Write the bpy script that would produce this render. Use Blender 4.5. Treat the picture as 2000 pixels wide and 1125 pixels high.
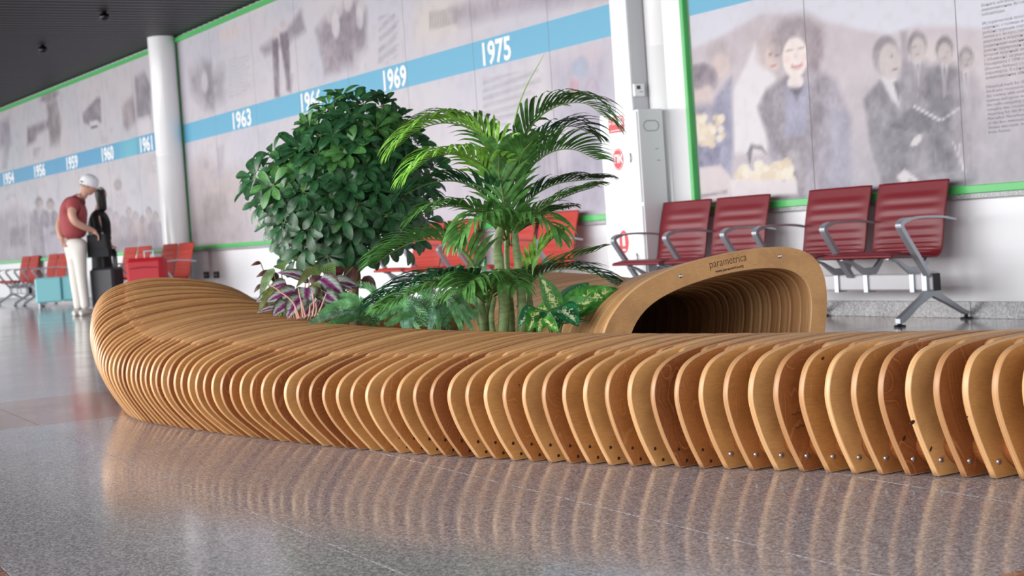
import bpy, math, random
import numpy as np
from mathutils import Vector, Matrix
random.seed(7); RNG = np.random.default_rng(5)
S = bpy.context.scene; C = S.collection
for o in list(bpy.data.objects): bpy.data.objects.remove(o)

# ------------------------------------------------------------ camera
H = .74; F = 3045.1; CX, CY = 1000., 562.5
yaw = math.radians(30.635489); pitch = math.radians(-2.1297683); roll = math.radians(3.96581725)
Lk = Vector((-math.cos(yaw) * math.cos(pitch), math.sin(yaw) * math.cos(pitch), math.sin(pitch)))
r0 = Lk.cross(Vector((0, 0, 1))).normalized(); u0 = r0.cross(Lk)
Rt = r0 * math.cos(roll) - u0 * math.sin(roll); Up = u0 * math.cos(roll) + r0 * math.sin(roll)
cam = bpy.data.cameras.new('camera'); co = bpy.data.objects.new('camera', cam); C.objects.link(co)
m = Matrix.Identity(4)
for i in range(3):
    m[i][0] = Rt[i]; m[i][1] = Up[i]; m[i][2] = -Lk[i]
m[2][3] = H
co.matrix_world = m
cam.sensor_width = 36; cam.lens = 36 * F / 2000
cam.clip_end = 300
cam.dof.use_dof = True; cam.dof.focus_distance = 4.9; cam.dof.aperture_fstop = 6.0
S.camera = co

# ------------------------------------------------------------ world, light, exposure
w = bpy.data.worlds.new('sky'); S.world = w; w.use_nodes = True
nt = w.node_tree; nt.nodes.clear()
bg = nt.nodes.new('ShaderNodeBackground'); wo = nt.nodes.new('ShaderNodeOutputWorld')
bg.inputs[0].default_value = (.93, .96, 1.0, 1); bg.inputs[1].default_value = .8
nt.links.new(bg.outputs[0], wo.inputs[0])
def area(name, loc, target, sx, sy, power, col=(1, 1, 1)):
    l = bpy.data.lights.new(name, 'AREA'); l.shape = 'RECTANGLE'; l.size = sx; l.size_y = sy; l.energy = power; l.color = col
    o = bpy.data.objects.new(name, l); C.objects.link(o); o.location = loc
    o.rotation_euler = (Vector(target) - Vector(loc)).to_track_quat('-Z', 'Y').to_euler(); return o
area('daylight_window', (-14, -8, 3.2), (-13, 4, .6), 38, 4.5, 2050, (1, .985, .97))
S.view_settings.view_transform = 'Standard'; S.view_settings.look = 'None'
S.view_settings.gamma = 1; S.view_settings.use_curve_mapping = False
S.view_settings.exposure = 1.12

# ------------------------------------------------------------ helpers
def lin(c):
    return tuple(((v / 255) / 12.92 if v / 255 <= .04045 else ((v / 255 + .055) / 1.055) ** 2.4) for v in c[:3]) + (1.0,)
def ray(x, y): return (Lk * F + Rt * (x - CX) - Up * (y - CY)) / F
def at(x, y, d): return ray(x, y) * d + Vector((0, 0, H))
def at_y(x, y, Y):
    v = ray(x, y); t = Y / v.y; return v * t + Vector((0, 0, H))
MATS = {}
def mat(name, col, rough=.5, metal=0, **k):
    if name in MATS: return MATS[name]
    m = bpy.data.materials.new(name); m.use_nodes = True
    b = m.node_tree.nodes['Principled BSDF']
    b.inputs['Base Color'].default_value = lin(col); b.inputs['Roughness'].default_value = rough; b.inputs['Metallic'].default_value = metal
    for kk, v in k.items(): b.inputs[kk.replace('_', ' ')].default_value = v
    MATS[name] = m; return m
class G:
    """tiny node-graph helper"""
    def __init__(s, m): s.m = m; s.t = m.node_tree; s.b = s.t.nodes['Principled BSDF']
    def n(s, ty, **k):
        n = s.t.nodes.new('ShaderNode' + ty)
        for a, v in k.items():
            if a.startswith('i_'):
                key = a[2:].replace('_', ' ')
                n.inputs[key].default_value = v
            else: setattr(n, a, v)
        return n
    def l(s, a, b): s.t.links.new(a, b)
    def ramp(s, src, stops, interp='LINEAR'):
        r = s.n('ValToRGB'); r.color_ramp.interpolation = interp
        while len(r.color_ramp.elements) < len(stops): r.color_ramp.elements.new(.5)
        for e, (p, c) in zip(r.color_ramp.elements, stops): e.position = p; e.color = c if len(c) == 4 and max(c) <= 1 else lin(c)
        s.l(src, r.inputs[0]); return r.outputs[0]
    def mix(s, f, a, b, mode='MIX'):
        x = s.n('MixRGB', blend_type=mode)
        for i, v in enumerate((f, a, b)):
            if hasattr(v, 'is_linked'): s.l(v, x.inputs[i])
            elif isinstance(v, tuple): x.inputs[i].default_value = v if len(v) == 4 and max(v) <= 1 else lin(v)
            else: x.inputs[i].default_value = v
        return x.outputs[0]
    def math(s, op, a, b=0, c=0):
        x = s.n('Math', operation=op)
        for i, v in enumerate((a, b, c)):
            if hasattr(v, 'is_linked'): s.l(v, x.inputs[i])
            else: x.inputs[i].default_value = v
        return x.outputs[0]
    def objc(s, scale=(1, 1, 1), off=None):
        tc = s.n('TexCoord'); mp = s.n('Mapping'); mp.inputs['Scale'].default_value = scale
        s.l(tc.outputs['Object'], mp.inputs['Vector'])
        if off is not None: s.l(off, mp.inputs['Location'])
        return mp.outputs[0]
    def noise(s, vec, scale, detail=3, rough=.5, dist=0, W=None):
        x = s.n('TexNoise', i_Scale=scale, i_Detail=detail, i_Roughness=rough, i_Distortion=dist)
        if W is not None:
            x.noise_dimensions = '4D'; s.l(W, x.inputs['W'])
        s.l(vec, x.inputs['Vector']); return x.outputs[0]
    def bump(s, hgt, strength=.2, dist=.002):
        x = s.n('Bump'); x.inputs['Strength'].default_value = strength; x.inputs['Distance'].default_value = dist
        s.l(hgt, x.inputs['Height']); s.l(x.outputs[0], s.b.inputs['Normal'])
class MB:
    def __init__(s): s.v = []; s.f = []; s.mi = []; s.uv = []; s.sm = []
    def add(s, vs, fs, mi=0, sm=False, uvs=None):
        k = len(s.v); s.v += [tuple(v) for v in vs]
        s.uv += uvs if uvs else [(0, 0)] * len(vs)
        for f in fs: s.f.append(tuple(i + k for i in f)); s.mi.append(mi); s.sm.append(sm)
    def box(s, c, d, mi=0, M=None, ch=0):
        x, y, z = d[0] / 2, d[1] / 2, d[2] / 2; c = Vector(c)
        if ch:
            e = min(ch, x * .9, y * .9, z * .9); vs = []; fs = []
            # chamfered box: 24 verts
            idx = {}
            for sx in (-1, 1):
                for sy in (-1, 1):
                    for sz in (-1, 1):
                        for ax in range(3):
                            p = [sx * x, sy * y, sz * z]
                            for a2 in range(3):
                                if a2 != ax: p[a2] -= (sx, sy, sz)[a2] * e
                            idx[(sx, sy, sz, ax)] = len(vs); vs.append(Vector(p))
            def q(*k): fs.append([idx[a] for a in k])
            for sg in (-1, 1):
                q((sg, -1, -1, 0), (sg, 1, -1, 0), (sg, 1, 1, 0), (sg, -1, 1, 0))
                q((-1, sg, -1, 1), (1, sg, -1, 1), (1, sg, 1, 1), (-1, sg, 1, 1))
                q((-1, -1, sg, 2), (1, -1, sg, 2), (1, 1, sg, 2), (-1, 1, sg, 2))
            for a in (-1, 1):
                for b in (-1, 1):
                    q((a, b, -1, 0), (a, b, 1, 0), (a, b, 1, 1), (a, b, -1, 1))
                    q((a, -1, b, 0), (a, 1, b, 0), (a, 1, b, 2), (a, -1, b, 2))
                    q((-1, a, b, 1), (1, a, b, 1), (1, a, b, 2), (-1, a, b, 2))
                    for c3 in (-1, 1): q((a, b, c3, 0), (a, b, c3, 1), (a, b, c3, 2))
            vs = [(M @ v if M else v) + c for v in vs]
            # orient faces outwards
            out = []
            for f in fs:
                n = (vs[f[1]] - vs[f[0]]).cross(vs[f[2]] - vs[f[0]]); ce = sum((vs[i] for i in f), Vector()) / len(f) - c
                out.append(f if n.dot(ce) > 0 else f[::-1])
            s.add(vs, out, mi); return
        vs = [Vector((a * x, b * y, g * z)) for a in (-1, 1) for b in (-1, 1) for g in (-1, 1)]
        vs = [(M @ v if M else v) + c for v in vs]
        s.add(vs, [(0, 1, 3, 2), (4, 6, 7, 5), (0, 4, 5, 1), (2, 3, 7, 6), (0, 2, 6, 4), (1, 5, 7, 3)], mi)
    def tube(s, pts, rad, n=8, mi=0, cap=True, flat=None, sm=True):
        pts = [Vector(p) for p in pts]; vs = []; up = Vector((0, 0, 1)); prev = None
        for i, p in enumerate(pts):
            t = (pts[min(i + 1, len(pts) - 1)] - pts[max(i - 1, 0)]).normalized()
            if prev is None:
                a = t.orthogonal().normalized() if abs(t.z) > .95 else t.cross(up).normalized()
            else: a = (prev - t * prev.dot(t)).normalized()
            prev = a; b = t.cross(a); r = rad[i] if hasattr(rad, '__len__') else rad
            ra, rb = (r if flat is None else flat[0]), (r if flat is None else flat[1])
            for k in range(n):
                th = 2 * math.pi * k / n
                vs.append(p + a * ra * math.cos(th) + b * rb * math.sin(th))
        fs = [(i * n + k, i * n + (k + 1) % n, (i + 1) * n + (k + 1) % n, (i + 1) * n + k) for i in range(len(pts) - 1) for k in range(n)]
        s.add(vs, fs, mi, sm)
        if cap: k = len(vs); s.add([vs[i] for i in range(n)], [tuple(range(n))[::-1]], mi); s.add([vs[k - n + i] for i in range(n)], [tuple(range(n))], mi)
    def lathe(s, prof, c=(0, 0, 0), n=24, mi=0, M=None, sx=1, sy=1):
        vs = []; c = Vector(c)
        for r, z in prof:
            for k in range(n):
                th = 2 * math.pi * k / n; p = Vector((r * sx * math.cos(th), r * sy * math.sin(th), z))
                vs.append((M @ p if M else p) + c)
        fs = [(i * n + k, i * n + (k + 1) % n, (i + 1) * n + (k + 1) % n, (i + 1) * n + k) for i in range(len(prof) - 1) for k in range(n)]
        s.add(vs, fs, mi, True); L = len(vs)
        s.add([vs[i] for i in range(n)], [tuple(range(n))[::-1]], mi); s.add([vs[L - n + i] for i in range(n)], [tuple(range(n))], mi)
    def prism(s, poly, x0, x1, mi=0, axis='x', M=None):
        """extrude a 2-D polygon between x0 and x1 along an axis"""
        n = len(poly)
        def P(a, b, x): return {'x': (x, a, b), 'y': (a, x, b), 'z': (a, b, x)}[axis]
        vs = [Vector(P(a, b, x0)) for a, b in poly] + [Vector(P(a, b, x1)) for a, b in poly]
        if M: vs = [M @ v for v in vs]
        fs = [tuple(range(n))[::-1], tuple(range(n, 2 * n))] + [(i, (i + 1) % n, n + (i + 1) % n, n + i) for i in range(n)]
        s.add(vs, fs, mi)
    def mesh(s, name, mats):
        me = bpy.data.meshes.new(name); me.from_pydata(s.v, [], s.f)
        for x in (mats if isinstance(mats, (list, tuple)) else [mats]): me.materials.append(x)
        me.polygons.foreach_set('material_index', s.mi); me.polygons.foreach_set('use_smooth', s.sm)
        if any(u != (0, 0) for u in s.uv):
            ul = me.uv_layers.new(name='uv'); li = np.empty(len(me.loops), dtype=np.int32); me.loops.foreach_get('vertex_index', li)
            ul.data.foreach_set('uv', np.array(s.uv, dtype=np.float32)[li].ravel())
        me.update(); return me
    def obj(s, name, mats, parent=None, **k): return link(name, s.mesh(name, mats), parent, **k)
def link(name, me, parent=None, label=None, cat=None, group=None, kind=None, loc=None):
    o = bpy.data.objects.new(name, me); C.objects.link(o)
    if parent: o.parent = parent
    if loc is not None: o.location = loc
    tag(o, label, cat, group, kind); return o
def tag(o, label=None, cat=None, group=None, kind=None):
    if label: o['label'] = label
    if cat: o['category'] = cat
    if group: o['group'] = group
    if kind: o['kind'] = kind
    return o
def thing(name, label, cat, loc=(0, 0, 0), group=None, rz=0):
    o = link(name, None, None, label, cat, group, None, loc); o.rotation_euler = (0, 0, rz); return o
def copy_tree(o, parent=None):
    c = o.copy(); C.objects.link(c); c.parent = parent
    for ch in [x for x in bpy.data.objects if x.parent == o]: copy_tree(ch, c)
    return c
def text_mesh(body, size, mt, ext=.001, offset=0, align='LEFT', line=1.0):
    cu = bpy.data.curves.new('lettering', 'FONT'); cu.body = body; cu.size = size; cu.extrude = ext; cu.offset = offset
    cu.align_x = align; cu.space_line = line; cu.resolution_u = 3
    t = bpy.data.objects.new('tmp', cu); C.objects.link(t)
    bpy.context.view_layer.update(); dg = bpy.context.evaluated_depsgraph_get()
    me = bpy.data.meshes.new_from_object(t.evaluated_get(dg)); bpy.data.objects.remove(t)
    me.materials.clear(); me.materials.append(mt); return me
def wall_text(name, body, size, mt, x, y, z, parent, **k):
    """lettering upright on a wall that faces -Y"""
    wd = k.pop('width', None); rz = k.pop('rz', 0)
    me = text_mesh(body, size, mt, **k); o = link(name, me, parent)
    o.location = (x, y, z); o.rotation_euler = (math.pi / 2, 0, rz)
    if wd:
        xs = [v.co.x for v in me.vertices]; o.scale = (wd / (max(xs) - min(xs)), 1, 1)
    return o
def smooth_path(pts, n):
    """Catmull-Rom through pts, n samples"""
    P = [Vector(p) for p in pts]; P = [P[0] * 2 - P[1]] + P + [P[-1] * 2 - P[-2]]; out = []; K = len(P) - 3
    for i in range(n):
        t = i / (n - 1) * K; k = min(int(t), K - 1); t -= k; a, b, c, d = P[k:k + 4]
        out.append(.5 * ((2 * b) + (c - a) * t + (2 * a - 5 * b + 4 * c - d) * t * t + (3 * b - a - 3 * c + d) * t ** 3))
    return out

# ------------------------------------------------------------ materials
def wood_face():
    m = mat('plywood_face', (170, 120, 66), .36); g = G(m)
    oi = g.n('ObjectInfo'); sc = g.n('SeparateColor'); g.l(oi.outputs['Color'], sc.inputs[0])
    W = g.math('MULTIPLY', sc.outputs[1], 60.)
    v = g.objc((1, 2.6, .8)); warp = g.noise(v, 2.2, 2, .5, .6, W)
    rings = g.math('FRACT', g.math('MULTIPLY', warp, 24.))
    tri = g.math('ABSOLUTE', g.math('SUBTRACT', rings, .5))
    line = g.ramp(tri, [(0, (0, 0, 0, 1)), (.09, (.75, .75, .75, 1)), (.5, (.5, .5, .5, 1))])
    fine = g.noise(g.objc((1, 14, 90)), 3., 3, .6, .3, W)
    blot = g.noise(g.objc((1, 1, 1)), 7, 3, .55, .4, W)
    tone = g.ramp(sc.outputs[0], [(0, (214, 178, 120)), (.3, (198, 156, 96)), (.6, (178, 128, 72)), (.82, (156, 98, 54)), (1, (134, 78, 42))])
    c = g.mix(g.ramp(line, [(0, (.36, .36, .36, 1)), (.75, (0, 0, 0, 1))]), tone, (214, 168, 112))
    c = g.mix(.35, c, g.ramp(fine, [(.3, (120, 72, 38)), (.65, (205, 155, 98))]), 'OVERLAY')
    c = g.mix(g.ramp(blot, [(.45, (0, 0, 0, 1)), (.75, (.45, .45, .45, 1))]), c, (120, 68, 34))
    # knots
    vo = g.n('TexVoronoi', i_Scale=3.3); vo.feature = 'F1'
    mp = g.n('CombineXYZ'); sx = g.n('SeparateXYZ'); g.l(g.objc((1, 1, .7)), sx.inputs[0])
    g.l(g.math('MULTIPLY', sc.outputs[1], 31.), mp.inputs[0]); g.l(sx.outputs[1], mp.inputs[1]); g.l(sx.outputs[2], mp.inputs[2])
    g.l(mp.outputs[0], vo.inputs['Vector'])
    kn = g.ramp(vo.outputs['Distance'], [(0, (1, 1, 1, 1)), (.028, (.95, .95, .95, 1)), (.05, (.35, .35, .35, 1)), (.13, (0, 0, 0, 1))])
    gate = g.math('GREATER_THAN', sc.outputs[2], .5)
    c = g.mix(g.math('MULTIPLY', kn, gate), c, (62, 34, 20))
    g.l(c, g.b.inputs['Base Color']); g.bump(fine, .06, .001); return m
def wood_edge(name='plywood_edge', a=(226, 184, 134), b=(186, 138, 90)):
    m = mat(name, a, .4); g = G(m)
    oi = g.n('ObjectInfo'); sc = g.n('SeparateColor'); g.l(oi.outputs['Color'], sc.inputs[0]); W = g.math('MULTIPLY', sc.outputs[1], 60.)
    ply = g.noise(g.objc((330, 1.2, 1.2)), 1., 2, .5, 0, W)
    long = g.noise(g.objc((60, 6, 6)), 1., 3, .6, 0, W)
    c = g.ramp(ply, [(.30, b), (.42, (204, 158, 108)), (.60, a), (.75, (236, 198, 150))])
    c = g.mix(g.ramp(long, [(.4, (0, 0, 0, 1)), (.7, (.4, .4, .4, 1))]), c, (188, 124, 74))
    c = g.mix(g.math('MULTIPLY', sc.outputs[0], .62), c, (142, 90, 54))
    g.l(c, g.b.inputs['Base Color']); g.bump(ply, .08, .001); return m
WF = wood_face(); WE = wood_edge()
WS = wood_edge('spacer_edge', (218, 174, 122), (166, 118, 76))
def leafmat(name, base, vein, rough=.38, mode='plain', back=None):
    m = mat(name, base, rough); g = G(m); uv = g.n('UVMap'); s = g.n('SeparateXYZ'); g.l(uv.outputs[0], s.inputs[0])
    oi = g.n('ObjectInfo'); nz = g.noise(g.objc(), 30, 2); au = g.math('ABSOLUTE', g.math('SUBTRACT', s.outputs[0], .5))
    mid = g.ramp(au, [(0, (1, 1, 1, 1)), (.035, (0, 0, 0, 1))])
    b2 = tuple(min(255, int(v * 1.35 + 8)) for v in base); b1 = tuple(int(v * .72) for v in base)
    c = g.ramp(nz, [(.3, b1), (.5, base), (.72, b2)])
    c = g.mix(g.math('MULTIPLY', oi.outputs['Random'], .35), c, b2)
    if mode == 'plain': c = g.mix(g.math('MULTIPLY', mid, .7), c, vein)
    elif mode == 'calathea':
        sp = g.math('SINE', g.math('MULTIPLY', g.math('ADD', s.outputs[1], g.math('MULTIPLY', au, -.9)), 48.))
        c = g.mix(g.ramp(sp, [(.4, (0, 0, 0, 1)), (.7, (.8, .8, .8, 1))]), c, vein)
    elif mode == 'dieff':
        n2 = g.noise(g.objc((1, 1, 1)), 75, 3, .6, 1.2); f = g.math('SUBTRACT', n2, g.math('MULTIPLY', au, .75))
        f2 = g.math('MULTIPLY', g.ramp(f, [(.40, (0, 0, 0, 1)), (.47, (1, 1, 1, 1))]), g.ramp(g.math('ABSOLUTE', g.math('SUBTRACT', s.outputs[1], .5)), [(.3, (1, 1, 1, 1)), (.46, (0, 0, 0, 1))]))
        c = g.mix(f2, c, vein)
    elif mode == 'rex':
        n2 = g.noise(g.objc((1, 1, 1)), 40, 3, .6, .8)
        band = g.math('ADD', au, g.math('MULTIPLY', n2, .30)); rib = g.math('SINE', g.math('MULTIPLY', g.math('ADD', s.outputs[1], g.math('MULTIPLY', au, -.8)), 34.))
        c = g.ramp(band, [(.10, (84, 30, 64)), (.2, (138, 62, 116)), (.28, (170, 112, 156)), (.33, (190, 204, 196)), (.46, (160, 180, 166)), (.54, (104, 112, 92)), (.66, (96, 44, 70))])
        c = g.mix(g.ramp(rib, [(.75, (0, 0, 0, 1)), (.97, (.5, .5, .5, 1))]), c, (70, 36, 54))
    g.l(c, g.b.inputs['Base Color']); g.bump(nz, .15, .002)
    g.b.inputs['Subsurface Weight'].default_value = 0.0
    # thin-leaf light transmission
    tr = g.n('BsdfTranslucent'); g.l(c, tr.inputs[0]); mx = g.n('MixShader'); mx.inputs[0].default_value = .22
    out = [n for n in g.t.nodes if n.type == 'OUTPUT_MATERIAL'][0]
    g.l(g.b.outputs[0], mx.inputs[1]); g.l(tr.outputs[0], mx.inputs[2]); g.l(mx.outputs[0], out.inputs[0]); return m

white = mat('white_paint', (240, 240, 243), .35)
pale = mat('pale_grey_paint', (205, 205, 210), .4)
green = mat('green_frame_paint', (84, 190, 104), .35)
steel = mat('satin_aluminium', (170, 174, 182), .34, .55)
steel_dk = mat('dark_steel', (70, 72, 78), .4, .5)
black = mat('black_plastic', (22, 22, 26), .5)
blackcloth = mat('black_cloth', (20, 20, 24), .8)
zinc = mat('zinc_screw', (190, 192, 196), .25, .9)
dkscrew = mat('dark_screw', (70, 52, 40), .4, .6)

# ------------------------------------------------------------ floor of granite tiles
def granite(name, stops, sc=170):
    m = mat(name, (140, 138, 140), .07); g = G(m)
    v = g.n('TexCoord').outputs['Object']
    geo = g.n('NewGeometry').outputs['Position']
    n1 = g.noise(geo, sc, 3, .65); n2 = g.noise(geo, sc * .35, 2, .5); n3 = g.noise(geo, 1.1, 2, .5)
    vor = g.n('TexVoronoi', i_Scale=sc * 1.1); g.l(geo, vor.inputs['Vector']); sv = g.n('SeparateColor'); g.l(vor.outputs['Color'], sv.inputs[0])
    f = g.math('ADD', g.math('MULTIPLY', n1, .45), g.math('ADD', g.math('MULTIPLY', n2, .25), g.math('MULTIPLY', sv.outputs[0], .30)))
    c = g.ramp(f, stops); c = g.mix(g.ramp(n3, [(.35, (0, 0, 0, 1)), (.7, (.12, .12, .12, 1))]), c, (90, 86, 92))
    g.l(c, g.b.inputs['Base Color']); g.b.inputs['IOR'].default_value = 1.42
    rr = g.ramp(g.noise(geo, 2.2, 3, .6), [(.3, (.10, .10, .10, 1)), (.75, (.15, .15, .15, 1))]); g.l(rr, g.b.inputs['Roughness'])
    return m
GR = granite('grey_granite', [(.30, (104, 100, 106)), (.42, (142, 137, 142)), (.52, (166, 161, 165)), (.62, (196, 191, 192)), (.74, (226, 222, 221))])
BR = granite('brown_granite', [(.30, (92, 62, 52)), (.45, (148, 106, 90)), (.60, (182, 136, 116)), (.75, (214, 180, 164))])
th = math.radians(-3.2); U = Vector((math.cos(th), math.sin(th), 0)); V = Vector((-math.sin(th), math.cos(th), 0))
floor = thing('floor', None, None); del_keys = None
floor['kind'] = 'structure'
sub = MB(); sub.box((-20, 0, -.057), (60, 34, .1)); fs = sub.obj('floor_screed', mat('grout', (70, 66, 68), .6), floor)
TP = .72; g2 = .0022
def tile_mesh(nm, mt):
    b = MB(); h = TP / 2 - g2 / 2; vs = [(-h, -h, -.008), (h, -h, -.008), (h, h, -.008), (-h, h, -.008)]
    e = .0012; top = [(-h + e, -h + e, 0), (h - e, -h + e, 0), (h - e, h - e, 0), (-h + e, h - e, 0)]; mid = [(x, y, -.0008) for x, y, z in vs]
    b.add(vs + mid + top, [(0, 1, 5, 4), (1, 2, 6, 5), (2, 3, 7, 6), (3, 0, 4, 7), (4, 5, 9, 8), (5, 6, 10, 9), (6, 7, 11, 10), (7, 4, 8, 11), (8, 9, 10, 11)])
    return b.mesh(nm, mt)
tg, tb = tile_mesh('tile', GR), tile_mesh('tile_brown', BR)
far = [[], []]
for i in range(-42, 6):
    for j in range(-12, 14):
        uc = -2.27 + (i + .5) * TP; vc = .60 + (j + .5) * TP; p = U * uc + V * vc
        if p.y > 7.7: continue
        brown = (j in (-1, -2)) or i in (0, 1, -8, -9)
        near = (-13 < i < 2 and -2 < j < 10)
        if near:
            o = link('tile', tb if brown else tg, floor, loc=p); o.rotation_euler = (0, 0, th)
        else: far[1 if brown else 0].append(p)
fb = MB(); base = tg
for k, lst in enumerate(far):
    for p in lst:
        h = TP / 2 - g2 / 2
        vs = [p + U * a * h + V * b * h for a, b in ((-1, -1), (1, -1), (1, 1), (-1, 1))]; vs += [v + Vector((0, 0, -.008)) for v in vs]
        fb.add(vs, [(0, 1, 2, 3), (4, 5, 1, 0), (5, 6, 2, 1), (6, 7, 3, 2), (7, 4, 0, 3)], k)
ft = fb.obj('tile_field', [GR, BR], floor, kind='stuff')

# ------------------------------------------------------------ ceiling of dark slats
ceil = thing('ceiling', None, None); ceil['kind'] = 'structure'
b = MB(); b.box((-20.5, 2.0, 3.93), (45, 11.4, .1)); b.obj('ceiling_slab', mat('ceiling_black', (14, 14, 17), .7), ceil)
sl = mat('dark_slat', (50, 48, 55), .5, .1); b = MB(); b.box((0, 0, 0), (.15, 11.2, .03), ch=.004); sm_ = b.mesh('slat', sl)
for i in range(190): link('slat', sm_, ceil, loc=(-41.5 + i * .21, 1.9, 3.765))
for x, y in ((-18.94, 5.7), (-21.93, 5.7), (-24.9, 5.7)):
    t = thing('spotlight', {-18.94: 'small black spotlight on the dark slatted ceiling, nearer one', -21.93: 'small black spotlight on the dark slatted ceiling, farther one', -24.9: 'small black spotlight on the ceiling, farthest and faint'}[x], 'light', (x, y, 3.75))
    b = MB(); b.lathe([(.03, 0), (.03, -.03), (.055, -.03), (.06, -.10), (.05, -.10), (.045, -.07)], n=16); b.obj('lamp_body', mat('lamp_black', (10, 10, 12), .3), t)
    b = MB(); b.lathe([(.045, -.072), (.045, -.078)], n=16); b.obj('lens', mat('lamp_lens', (90, 90, 95), .1), t)

# ------------------------------------------------------------ walls
YW = 7.34
A2 = math.radians(1.6); LW0 = Vector((-21.6, YW, 0)); LD = Vector((-math.cos(A2), -math.sin(A2), 0)); LN = Vector((math.sin(A2), -math.cos(A2), 0))
plaster = mat('white_plaster', (236, 236, 240), .38); g = G(plaster); g.bump(g.noise(g.objc(), 60, 3), .03, .002)
b = MB(); b.box((-9.8, YW + .11, 1.95), (23.6, .2, 3.9)); b.obj('wall_back', plaster, kind='structure')
b = MB(); Mz = Matrix.Rotation(A2, 3, 'Z'); b.box(LW0 + LD * 10 + -LN * .11 + Vector((0, 0, 1.95)), (20.2, .2, 3.9), M=Mz); b.obj('wall_back_far', plaster, kind='structure')
gb = mat('granite_base', (165, 165, 168), .25); g = G(gb); c_ = g.ramp(g.noise(g.n('NewGeometry').outputs['Position'], 90, 3, .7), [(.35, (112, 112, 116)), (.5, (160, 160, 163)), (.68, (205, 205, 207))]); g.l(c_, g.b.inputs['Base Color'])
b = MB()
for i in range(12): b.box((-20.8 + i * 1.62 + .2, YW - .012, .052), (1.615, .024, .104), ch=.002)
b.obj('baseboard_back', gb, kind='structure')
b = MB(); b.box(LW0 + LD * 10 + LN * .012 + Vector((0, 0, .052)), (20, .024, .104), M=Mz); b.obj('baseboard_back_far', gb, kind='structure')
b = MB(); b.box((-6.75, YW - .02, .752), (5.5, .04, .03)); b.box((-15.6, YW - .02, .752), (11, .04, .03)); b.obj('trim_1', gb, kind='structure')

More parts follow.
